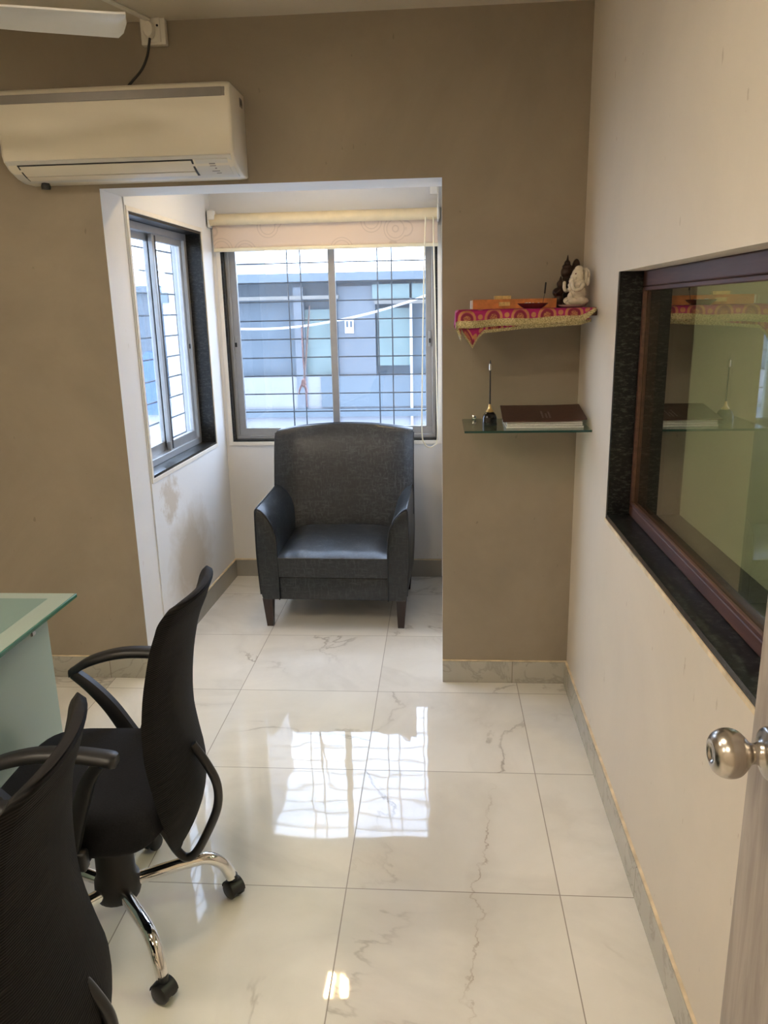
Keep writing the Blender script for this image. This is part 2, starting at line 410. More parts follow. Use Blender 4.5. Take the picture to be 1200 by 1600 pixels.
def sempty(name, loc=(0, 0, 0), rz=0):
    o = bpy.data.objects.new(name, None); COL.objects.link(o); o.location = loc; o.rotation_euler = (0, 0, rz); o.empty_display_size = .05
    return struct(o)
def smooth_pts(pts, n=8):
    pts = [Vector(p) for p in pts]; P = [2*pts[0]-pts[1]] + pts + [2*pts[-1]-pts[-2]]; out = []
    for i in range(1, len(P)-2):
        for k in range(n):
            t = k/n; a, b, c, d = P[i-1], P[i], P[i+1], P[i+2]
            out.append(.5*((2*b)+(c-a)*t+(2*a-5*b+4*c-d)*t*t+(3*b-a-3*c+d)*t**3))
    return out+[pts[-1]]

# ------------------------------------------------------------------ room shell
YW, YB, XR = 3.122, 4.5046, .8135
OL, OR_, OT = -1.040, .2785, 2.064
ZC, ZCA = 2.625, 2.36
XL, YN = -2.7, -1.3
TH = .218
def front_mats(o, normal, mi):
    n = Vector(normal)
    for p in o.data.polygons:
        if p.normal.dot(n) > .9: p.material_index = mi

o = struct(MB().box((XL-.2, YN-.2, -.2), (XR+.23, YB+.2, 0)).build('floor', 'floor', smooth=0))
o = struct(MB().box((XL-.2, YN-.2, ZC), (XR+.23, YW+TH, ZC+.2)).build('ceiling', 'ceil', smooth=0))
m = MB().box((XL-.2, YW, 0), (OL, YW+TH, ZC)).box((OR_, YW, 0), (XR+.23, YW+TH, ZC)).box((OL, YW, OT), (OR_, YW+TH, ZC))
o = struct(m.build('wall_back', ['white', 'taupe'], smooth=0)); front_mats(o, (0, -1, 0), 1)
struct(MB().box((XL-.2, YN, 0), (XL, YW, ZC)).build('wall_left', 'cream', smooth=0))
struct(MB().box((XL-.2, YN-.2, 0), (XR+.23, YN, ZC)).build('wall_front', 'cream', smooth=0))
# right wall with the interior window hole
RWY0, RWY1, RWZ0, RWZ1 = .55, 2.505, .912, 1.688
m = MB().box((XR, YN, 0), (XR+.23, YW, RWZ0)).box((XR, YN, RWZ1), (XR+.23, YW, ZC)).box((XR, RWY1, RWZ0), (XR+.23, YW, RWZ1)).box((XR, YN, RWZ0), (XR+.23, RWY0, RWZ1))
struct(m.build('wall_right', 'cream', smooth=0))
# alcove: splayed left wall (opening at the window), back wall, right wall, ceiling
ang = math.atan2(.036, 1.38)
LW0 = (OL, YW)
def L(d, t):      # point on the alcove's left wall: d along it from the corner, t into the room (+) / outwards (-)
    ca, sa = math.cos(ang), math.sin(ang)
    return (OL + d*sa + t*ca, YW + d*ca - t*sa)
def lbox(mb, d0, d1, t0, t1, z0, z1, mat=0):
    q = [L(d0, t0), L(d1, t0), L(d1, t1), L(d0, t1)]
    return mb.loft([[(x, y, z0) for x, y in q], [(x, y, z1) for x, y in q]], mat=mat)
LTH = .152
LD0, LD1, LZ0, LZ1 = .245, 1.188, .866, 2.012
m = MB(); lbox(m, TH+.001, 1.60, -LTH, 0, 0, LZ0); lbox(m, TH+.001, 1.60, -LTH, 0, LZ1, ZCA+.1); lbox(m, LD1, 1.60, -LTH, 0, LZ0, LZ1); lbox(m, TH+.001, LD0, -LTH, 0, LZ0, LZ1)
struct(m.build('wall_alcove_left', 'white_stained', smooth=0))
BX0, BX1, BZ0, BZ1 = -.962, .258, .843, 2.03
m = MB().box((-1.01, YB, 0), (OR_+.2, YB+.2, BZ0)).box((-1.01, YB, BZ1), (OR_+.2, YB+.2, ZCA+.1)).box((-1.01, YB, BZ0), (BX0, YB+.2, BZ1)).box((BX1, YB, BZ0), (OR_+.2, YB+.2, BZ1))
struct(m.build('wall_alcove_back', 'white', smooth=0))
struct(MB().box((OR_+.004, YW+TH, 0), (OR_+.2, YB, ZCA+.1)).build('wall_alcove_right', 'white', smooth=0))
struct(MB().box((OL-.2, YW+TH, ZCA), (OR_+.2, YB+.2, ZCA+.2)).build('ceiling_alcove', 'white', smooth=0))

# skirting
def skirt(name, a, b, mat, cap_a, cap_b):
    r = struct(MB().box(a, b, .0015, 1).build(name, mat, smooth=0))
    MB().box(cap_a, cap_b).build('grout_bead', 'grout', r)
H = .100
skirt('baseboard_back_right', (OR_, YW-.012, 0), (XR, YW, H), 'skirt_x', (OR_, YW-.007, H), (XR, YW, H+.004))
skirt('baseboard_back_left', (XL, YW-.012, 0), (OL, YW, H), 'skirt_x', (XL, YW-.007, H), (OL, YW, H+.004))
skirt('baseboard_right', (XR-.012, YN, 0), (XR, YW-.012, H), 'skirt_y', (XR-.008, YN, H), (XR, YW-.012, H+.005))
skirt('baseboard_alcove_back', (-1.0, YB-.012, 0), (OR_, YB, .105), 'skirt_alc', (-1.0, YB-.009, .105), (OR_, YB, .111))
m = MB(); lbox(m, TH, 1.375, 0, .012, 0, .105); r = struct(m.build('baseboard_alcove_left', 'skirt_alc', smooth=0))
m = MB(); lbox(m, TH, 1.375, 0, .009, .105, .111); m.build('grout_bead', 'grout', r)
skirt('baseboard_left', (XL, YN, 0), (XL+.012, YW-.012, H), 'skirt_y', (XL, YN, H), (XL+.008, YW-.012, H+.005))

# ------------------------------------------------------------------ window 1: alcove back window (sliding aluminium)
def frame_box(mb, x0, x1, z0, z1, y0, y1, w_, mat=0, P=None):
    """rectangular frame; P maps (a, y, z) to a point box"""
    for a0, a1, c0, c1 in ((x0, x1, z1-w_, z1), (x0, x1, z0, z0+w_), (x0, x0+w_, z0+w_, z1-w_), (x1-w_, x1, z0+w_, z1-w_)):
        mb.box((a0, y0, c0), (a1, y1, c1), .002, 1, mat)
w1 = sempty('window_1')
m = MB()
m.box((BX0, YB, BZ0), (BX0+.012, YB+.2, BZ1)).box((BX1-.012, YB, BZ0), (BX1, YB+.2, BZ1)).box((BX0+.012, YB, BZ0), (BX1-.012, YB+.2, BZ0+.010))
m.build('granite_surround', 'granite', w1, smooth=0)
fx0, fx1, fz0, fz1 = BX0+.012, BX1-.012, BZ0+.010, BZ1
m = MB(); frame_box(m, fx0, fx1, fz0, fz1, YB+.035, YB+.105, .022); m.build('outer_frame', 'alu', w1, smooth=0)
def sash(par, x0, x1, z0, z1, y0, y1, st, latch=None, lat_z=1.42, stile_r=None):
    m = MB(); sr = stile_r or st
    m.box((x0, y0, z0), (x1, y1, z0+.05), .002, 1); m.box((x0, y0, z1-.04), (x1, y1, z1), .002, 1)
    m.box((x0, y0, z0+.05), (x0+st, y1, z1-.04), .002, 1); m.box((x1-sr, y0, z0+.05), (x1, y1, z1-.04), .002, 1)
    s_ = m.build('sash', 'alu', par, smooth=0)
    MB().box((x0+st, (y0+y1)/2-.002, z0+.05), (x1-sr, (y0+y1)/2+.002, z1-.04)).build('window_pane', 'winglass', s_, smooth=0)
    if latch is not None:
        q = MB().box((latch-.008, y0-.006, lat_z-.05), (latch+.008, y0, lat_z+.05), .002, 1).box((latch-.006, y0-.010, lat_z-.015), (latch+.006, y0-.005, lat_z+.010), mat=1)
        q.build('latch', ['alu', 'black_matte'], s_, smooth=0)
    return s_
sash(w1, fx0+.012, -.322, fz0+.014, fz1-.012, YB+.045, YB+.068, .048, fx0+.034, 1.41, .040)
sash(w1, -.362, fx1-.012, fz0+.014, fz1-.012, YB+.074, YB+.097, .034, None, 1.4, .046)
MB().box((.205, YB+.030, 1.38), (.219, YB+.045, 1.47), .002, 1).box((.207, YB+.026, 1.40), (.217, YB+.032, 1.425), mat=1).build('latch', ['alu', 'black_matte'], w1, smooth=0)
# pale plaster border round it
m = MB(); 
for a, b in (((BX0-.022, YB-.008, BZ0-.022), (BX0, YB, BZ1)), ((BX1, YB-.008, BZ0-.022), (OR_+.002, YB, BZ1)), ((BX0, YB-.008, BZ0-.022), (BX1, YB, BZ0))): m.box(a, b, .001, 1)
struct(m.build('trim_1', 'trimpaint', smooth=0))
MB
# ------------------------------------------------------------------ window 2: alcove left window (local: x along the wall, y outwards)
w2 = sempty('window_2', (OL, YW, 0), PI/2 - ang)
# local frame: +x runs along the wall away from the camera, +y points out of the room (-t)
def WL(o_): return o_
m = MB()
m.box((LD1-.014, 0, LZ0), (LD1, LTH, LZ1)).box((LD0, 0, LZ0), (LD1-.014, LTH, LZ0+.012)).box((LD0, 0, LZ1-.012), (LD1-.014, LTH, LZ1)).box((LD0, 0, LZ0+.012), (LD0+.006, LTH, LZ1-.012))
m.build('granite_surround', 'granite', w2, smooth=0)
gx0, gx1, gz0, gz1 = LD0+.006, LD1-.014, LZ0+.012, LZ1-.012
m = MB(); frame_box(m, gx0, gx1, gz0, gz1, .078, .15, .034); m.build('outer_frame', 'alu', w2, smooth=0)
sash(w2, .76-.04, gx1-.05, gz0+.030, gz1-.026, .088, .110, .036, gx1-.068, 1.42, .036)
sash(w2, gx0+.02, .765, gz0+.030, gz1-.026, .118, .140, .040, None, 1.4, .040)
m = MB().box((.744, .086, gz0+.04), (.757, .142, gz1-.04)); m.build('gasket', 'alu_dark', w2, smooth=0)
m = MB()
for a, b in (((LD0-.020, -.005, LZ1), (LD1+.020, 0, LZ1+.020)), ((LD0-.020, -.005, LZ0-.020), (LD1+.020, 0, LZ0)), ((LD1, -.005, LZ0), (LD1+.020, 0, LZ1)), ((LD0-.020, -.005, LZ0), (LD0, 0, LZ1))): m.box(a, b, .001, 1)
t2 = struct(m.build('trim_2', 'trimpaint', smooth=0)); t2.location = (OL, YW, 0); t2.rotation_euler = (0, 0, PI/2-ang)

# ------------------------------------------------------------------ window 3: fixed glass in the right wall
w3 = sempty('window_3')
T = .02
m = MB()
m.box((XR-.001, RWY1-T, RWZ0), (XR+.23, RWY1, RWZ1)).box((XR-.001, RWY0, RWZ0), (XR+.23, RWY1-T, RWZ0+.016)).box((XR+.001, RWY0, RWZ0+.016), (XR+.23, RWY0+T, RWZ1))
m.build('granite_surround', 'granite', w3, smooth=0)
wy0, wy1, wz0, wz1 = RWY0+T, RWY1-T, RWZ0+.016, RWZ1
m = MB(); FW = .036; FS = .020; fxa, fxb = XR+.068, XR+.118
for (a0, a1, c0, c1) in ((wy0, wy1, wz1-FW-.01, wz1), (wy0, wy1, wz0, wz0+FW), (wy1-FS, wy1, wz0+FW, wz1-FW-.01), (wy0, wy0+FW, wz0+FW, wz1-FW-.01)):
    m.box((fxa, a0, c0), (fxb, a1, c1), .004, 2)
m.build('wooden_frame', 'brownwood', w3, smooth=0)
m = MB(); b_ = .012; q0, q1, r0, r1 = wy0+FW, wy1-FS, wz0+FW, wz1-FW-.01
for (a0, a1, c0, c1) in ((q0, q1, r1-b_, r1), (q0, q1, r0, r0+b_), (q1-.005, q1, r0+b_, r1-b_), (q0, q0+b_, r0+b_, r1-b_)):
    m.box((fxa-.001, a0, c0), (fxa+.010, a1, c1), .002, 1)
m.build('glazing_bead', 'brownwood', w3, smooth=0)
MB().box((fxa+.010, q0, r0), (fxa+.016, q1, r1)).build('window_pane', 'inglass', w3, smooth=0)
m = MB().box((XR-.004, RWY0, RWZ0-.012), (XR, RWY1+.004, RWZ0)); struct(m.build('trim_3', 'grout', smooth=0))
# the room beyond that glass
X2 = XR+.23
M['beyond'] = wall_paint('beige_green_paint', (.50, .50, .41), .05)
m = MB().box((X2, -.4, -.2), (X2+2.4, 3.6, 0)); struct(m.build('floor_next_room', 'floor', smooth=0))
struct(MB().box((X2, -.4, ZC), (X2+2.4, 3.6, ZC+.2)).build('ceiling_next_room', 'ceil', smooth=0))
struct(MB().box((X2, 3.6, 0), (X2+2.6, 3.8, ZC)).build('wall_next_room_back', 'beyond', smooth=0))
struct(MB().box((X2+2.4, -.4, 0), (X2+2.6, 3.6, ZC)).build('wall_next_room_right', 'beyond', smooth=0))
struct(MB().box((X2, -.6, 0), (X2+2.6, -.4, ZC)).build('wall_next_room_front', 'beyond', smooth=0))
struct(MB().box((X2, YW+TH, 0), (X2+.02, 3.6, ZC)).build('wall_next_room_left', 'beyond', smooth=0))

# ------------------------------------------------------------------ ceiling lamps
def panel_light(x, y, zc, sx, sy, lampmat, label, group=None, split=False):
    t = thing('ceiling_light', label, 'lamp', (x, y, zc), 0, group)
    m = MB(); e = .018
    for a in ((-sx-e, -sy-e, sx+e, -sy), (-sx-e, sy, sx+e, sy+e), (-sx-e, -sy, -sx, sy), (sx, -sy, sx+e, sy)):
        m.box((a[0], a[1], -.018), (a[2], a[3], 0), .002, 1)
    m.build('frame', 'whiteplastic', t, smooth=0)
    if split:
        MB().box((-sx, -sy, -.010), (-.022, sy, -.002)).build('diffuser', lampmat, t, smooth=0)
        MB().box((.014, -sy, -.010), (sx, sy, -.002)).build('diffuser', lampmat, t, smooth=0)
    else: MB().box((-sx, -sy, -.010), (sx, sy, -.002)).build('diffuser', lampmat, t, smooth=0)
panel_light(-.38, .95, ZC, .15, .15, 'lamp', 'square white ceiling panel lamp above the gangway near the door')
panel_light(-1.55, 1.2, ZC, .15, .15, 'lamp', 'square white ceiling panel lamp over the glass desk')
panel_light(-.38, -.5, ZC, .15, .15, 'lamp', 'square white ceiling panel lamp behind the door end of the room')
panel_light(-1.55, -.4, ZC, .15, .15, 'lamp', 'square white ceiling panel lamp in the far corner behind the desk')
panel_light(-.375, 3.765, ZCA, .062, .050, 'lamp_alc', 'small warm twin-pane ceiling lamp in the window alcove', split=True)
panel_light(X2+1.2, 1.8, ZC, .2, .2, 'fill_far', 'unseen fill light added to brighten the next room behind the tinted glass')  # out-of-view glowing panel, added to brighten the room behind the glass

# ------------------------------------------------------------------ outside
struct(MB().box((-30, YB+.2, -3.4), (30, 40, -3.2)).build('ground', 'concrete', smooth=0))
BY = 8.0
b1 = thing('building', 'blue-grey facade with dark glazing across the lane, seen through the big alcove window', 'building', (0, BY, -3.2))
def bpart(name, x0, x1, z0, z1, mat, y0=0, y1=.2, par=None):
    return MB().box((x0, y0, z0+3.2), (x1, y1, z1+3.2)).build(name, mat, par or b1, smooth=0)
bpart('wall', -2.12, 3.2, -3.2, .93, 'concrete', 0, .4)
bpart('facade', -2.12, 3.2, .93, 1.86, 'outdark', .12, .4)
bpart('parapet', -2.12, 3.2, 1.86, 1.95, 'outband', -.10, .4)
bpart('ledge', -2.12, -.74, 1.70, 1.735, 'outtan', -.06, .12)
bpart('ledge', -.40, 3.2, 1.69, 1.83, 'outgreen', -.03, .12)
bpart('ledge', -.38, 3.2, 1.64, 1.68, 'outtan', -.06, .12)
bpart('pillar', -1.20, -1.10, .55, 1.82, 'outgrey', -.02, .12)
bpart('window', -1.10, -.80, .80, 1.60, 'outgreen', .06, .12)
bpart('shutter', -.76, -.38, .93, 1.82, 'outgrey', .03, .12)
bpart('window', -.36, -.02, 1.03, 1.60, 'outgreen', .05, .12)
bpart('downpipe', -.785, -.765, -1, 1.86, 'outwhite', -.03, .0)
bpart('downpipe', -.03, -.005, -1, 1.83, 'outwhite', -.03, .0)
bpart('band', -2.12, 3.2, .52, .60, 'outband', -.04, 0)
bpart('fascia', -.95, 3.2, .62, .93, 'outband', -.02, 0)
sg = bpart('notice', -.69, -.60, 1.36, 1.50, 'outwhite', .018, .03)
MB().box((-.675, .012, 4.62), (-.655, .02, 4.68)).box((-.635, .012, 4.62), (-.615, .02, 4.68)).build('notice_mark', 'outdark', sg, smooth=0)
b2 = thing('building', 'plain white rendered building side, bright beyond the left alcove window', 'building', (0, 8.2, -3.2))
MB().box((-2.62, 0, 0), (-2.16, 3, 9)).build('wall', 'outwhite', b2, smooth=0)
MB().box((-2.64, -.03, 4.9), (-2.55, 0, 5.0)).build('bracket', 'outband', b2, smooth=0)
b3 = thing('building', 'distant grey-blue low house seen at the left edge of the side window', 'building', (0, 12, -3.2))
MB().box((-8, 0, 0), (-3.6, 3, 5.1)).build('wall', 'outdark', b3, smooth=0)
MB().box((-8, -.2, 5.1), (-3.6, 3, 5.2)).build('roof_slab', 'outband', b3, smooth=0)
MB().box((-8, -.3, 0), (-3.6, -.05, 3.5)).build('boundary_wall', 'outwhite', b3, smooth=0)
m = MB().prism([(-4.35, 3.3), (-3.9, 3.3), (-3.9, 4.22), (-4.1, 4.25), (-4.35, 4.0)], 'y', 11.5, 11.66); 
tp = m.build('tarpaulin', 'tarp', smooth=0); tp.location.z = -3.2
tag(tp, 'bright blue tarpaulin sheet low outside the side window', 'tarpaulin')
cb = MB().tube(smooth_pts([(.268+(x-.268)*1.197, y, 1.594+(z-1.594)*1.197) for x, y, z in ((-1.97, 8.18, 1.53), (-1.9, 7.9, 1.50), (-1.45, 7.88, 1.455), (-.95, 7.85, 1.46), (-.45, 7.85, 1.53), (0, 7.85, 1.64), (.5, 7.87, 1.80), (1.2, 8.05, 1.9))], 6), .012, 6).build('overhead_cable', 'outwhite')
tag(cb, 'white cable sagging across outside the alcove window', 'cable')

# window grilles
GY = YB+.215
g1 = thing('window_grille', 'dark steel security grille outside the big alcove window', 'grille', (0, GY, 0))
rows = [1.972-.1089*k for k in range(12)]
for z in rows:
    MB().tube([(-1.0, 0, z), (-.36, 0, z+.001), (.30, 0, z)], .0042, 6).build('horizontal_bar', 'alu_dark', g1)
for x in (-.628, -.550, -.095, -.012):
    MB().tube([(x, .008, .78), (x, .008, 2.08)], .0042, 6).build('vertical_bar', 'alu_dark', g1)
m = MB(); frame_box(m, -1.02, .32, .76, 2.08, -.012, .012, .02); m.build('frame', 'alu_dark', g1, smooth=0)
g2 = thing('window_grille', 'dark steel security grille outside the narrow side window', 'grille', (OL, YW, 0), PI/2-ang)
for z in [2.02-.1089*k for k in range(12)]:
    MB().tube([(.16, .185, z), (1.26, .185, z)], .0048, 6).build('horizontal_bar', 'alu_dark', g2)
m = MB(); frame_box(m, .14, 1.28, .78, 2.06, .170, .200, .02); m.build('frame', 'alu_dark', g2, smooth=0)
# stick with rag tied on the grille
st = thing('tied_stick', 'weathered stick with a pinkish rag knotted to the window grille', 'stick', (-.53, GY-.016, 0))
MB().tube([(.03, 0, 1.62), (.005, 0, 1.40), (-.03, 0, 1.14)], [.004, .006, .005], 6).build('stick', 'stick', st)
MB().tube([(-.025, .004, 1.50), (-.024, .004, 1.30), (-.012, .004, 1.02)], .004, 6).build('cord', 'rag', st)
m = MB().ball((-.024, -.012, 1.17), (.016, .012, .024), 10).tube([(-.03, -.012, 1.17), (-.05, -.016, 1.13), (-.058, -.016, 1.10)], [.008, .007, .003], 6).tube([(-.02, -.012, 1.16), (-.008, -.016, 1.12), (-.012, -.016, 1.08)], [.009, .008, .003], 6).tube([(-.02, -.012, 1.18), (-.012, -.016, 1.21)], [.006, .002], 6)
m.build('rag', 'rag', st)

# ------------------------------------------------------------------ roller blind
bl = thing('roller_blind', 'cream roller blind with faint circle pattern rolled up over the alcove window', 'blind', (0, YB, 0))
MB().lathe([(0, -.992), (.030, -.992), (.030, .262), (0, .262)], (0, -.055, 2.085), 'x', 24).build('roll', 'roller', bl)
MB().box((-.985, -.034, 1.935), (.258, -.031, 2.085)).build('fabric', 'blindfab', bl, smooth=0)
MB().box((-.985, -.042, 1.918), (.262, -.024, 1.938), .003, 2).build('bottom_rail', 'fabric_rail', bl)
for x, s in ((-.998, 1), (.264, -1)):
    m = MB().box((x, -.09, 2.045), (x+.008*s, -.001, 2.13), .004, 2); m.lathe([(0, 0), (.034, 0), (.034, .006), (.02, .012), (0, .012)], (x-(.0 if s > 0 else .004), -.055, 2.088), 'x', 20)
    if s > 0: m.box((x, -.095, 2.082), (x+.040, -.050, 2.132), .008, 3)
    else: m.box((x-.006, -.10, 2.07), (x, -.03, ZCA-.001), .002, 1).box((x-.045, -.105, 2.18), (x-.006, -.090, ZCA-.001), .002, 1)
    m.build('bracket', 'whiteplastic', bl)
ch = smooth_pts([(.196, -.075, 2.09), (.188, -.075, 1.9), (.176, -.08, 1.5), (.168, -.08, 1.1), (.166, -.08, .90), (.178, -.08, .84), (.205, -.08, .815), (.236, -.08, .825), (.254, -.08, .87), (.252, -.08, 1.1), (.246, -.08, 1.5), (.238, -.075, 1.9), (.236, -.075, 2.09)], 6)
MB().tube(ch, .0036, 8).build('pull_chain', 'fabric_rail', bl)

# ------------------------------------------------------------------ armchair
ac = thing('armchair', 'dark grey leather tub armchair standing in the alcove below the window', 'armchair', (-.276, 3.692, 0), math.radians(-1.5))
HW = .382
def arm(side):
    # section in x,z: a flared arm, round on the inside shoulder; lofted front to back
    rings = []
    def sec(y, top, inn, bot, grow=0):
        w_ = .101
        P = [(w_*.12, bot), (w_, bot), (w_, .30), (w_*.985, top-.185), (w_*.93, top-.13), (w_*.80, top-.085), (w_*.58, top-.045), (w_*.30, top-.014), (w_*.08, top-.001), (0, top-.006), (-.004, top-.04), (-.006, .40), (0, .25), (w_*.04, bot+.03)]
        cx, cz = w_*.5, (top+bot)/2
        P = [(cx+(a-cx)*(1-grow), cz+(b-cz)*(1-grow*.25)) for a, b in P]
        return [((-HW+a)*(1 if side < 0 else -1), y, b) for a, b in P]
    ys = [(.0, .625, .06), (.004, .633, .02), (.012, .637, 0), (.15, .642, 0), (.30, .648, 0), (.44, .655, 0), (.52, .66, 0), (.56, .66, 0)]
    for y, top, g in ys: rings.append(sec(y, top, 0, .152, g))
    o = MB().loft(rings).build('arm', 'leather', ac, smooth=50)
    fr = [Vector(p) for p in sec(-.001, .636, 0, .152, .01)]
    path = [fr[1]] + fr[2:10] + [fr[10], fr[11], fr[12], fr[13]]
    MB().tube(smooth_pts([(p.x, -.001, p.z) for p in path], 4), .0036, 6).build('piping', 'piping', o)
    top = [((-HW+.003)*(1 if side < 0 else -1), y, t+.0005) for y, t, g in ys[1:]]
    MB().tube(top, .0034, 6).build('piping', 'piping', o)
arm(-1); arm(1)
# base rail
MB().box((-HW+.095, .004, .152), (HW-.095, .60, .272), .008, 2).build('base_rail', 'leather', ac)
# backrest: full width slab leaning back, side edges curling forward
def back_ring(z, t):
    n = 18; fr = []; bk = []
    hw = HW + .004 - .02*(1-min(1, (z-.15)/.2))
    yf = .455 + .115*max(0, (z-.40))/.58 ; yb = .665 + .03*max(0, z-.4)
    for i in range(n+1):
        u = -1+2*i/n
        zz = z + (1-u*u)*.030*t
        fr.append((u*hw, yf - .045*abs(u)**5 + .02*(1-u*u) + (.03*t**6), zz))
        bk.append((u*hw*.985, yb - .02*abs(u)**4, zz))
    return fr + bk[::-1]
zs = [.16, .20, .30, .40, .50, .60, .70, .80, .87, .915, .935, .945]
rings = []
for i, z in enumerate(zs):
    t = max(0, (z-.60)/.345); r_ = back_ring(z, t)
    if z > .93:
        k = {.935: .012, .945: .032}[z]; cy = .60
        r_ = [(x*(1-k*.35), y + (cy-y)*k*9*(.35), zz) for x, y, zz in r_]
    rings.append(r_)
bo = MB().loft(rings).build('backrest', 'leather', ac, smooth=60)
for s in (-1, 1):
    pts = []
    for z in zs[4:-1]:
        t = max(0, (z-.60)/.345); r_ = back_ring(z, t); p = r_[0] if s < 0 else r_[18]; pts.append((p[0]*1.002, p[1]-.001, p[2]))
    MB().tube(pts, .0035, 6).build('piping', 'piping', bo)
pts = [(x, y+.004, z+.001) for x, y, z in back_ring(.934, .97)[:19]]
MB().tube(pts, .003, 6).build('piping', 'piping', bo)
# seat cushion: crowned, soft front edge
def cushion():
    rings = []; n = 22; x0 = HW-.098
    for j in range(13):
        y = -.004 + .46*j/12; e = 0 if 0 < j < 12 else 1
        top, bot = [], []
        for i in range(n+1):
            u = -1+2*i/n; v = j/12
            edge = (1-abs(u)**6)
            wob = .004*math.sin(u*9+v*4)*(1-v)*edge + .0035*math.sin(u*31+2*math.sin(u*7))*max(0, 1-v*4)*(.4+abs(u))
            z = .388 + .030*edge*(math.sin(min(1, v*1.6)*PI/2)) + .012*v + wob - (.010 if j == 0 else 0)
            xx = x0*u*(1 if j else .985)
            top.append((xx, y + (.004 if e and j else 0), z)); bot.append((xx, y+(.006 if j == 0 else 0), .275))
        rings.append(bot + top[::-1])
    return rings
co = MB().loft(cushion()).build('seat_cushion', 'leather', ac, smooth=60)
x0 = HW-.098
MB().tube([(-x0*.985+2*x0*.985*i/20, -.006, .379+.004*math.sin(i*.9)*0) for i in range(21)], .003, 6).build('piping', 'piping', co)
for x, y in ((-HW+.035, .03), (HW-.035, .03), (-HW+.04, .60), (HW-.04, .60)):
    s = 1 if x > 0 else -1; fy = -1 if y < .3 else 1
    a = .026; b = .016; ox = -.010*0
    MB().loft([[(x+dx*b - s*.004, y+dy*b + fy*.0, 0) for dx, dy in ((-1, -1), (1, -1), (1, 1), (-1, 1))], [(x+dx*a, y+dy*a, .156) for dx, dy in ((-1, -1), (1, -1), (1, 1), (-1, 1))]]).build('leg', 'legwood', ac, smooth=0)

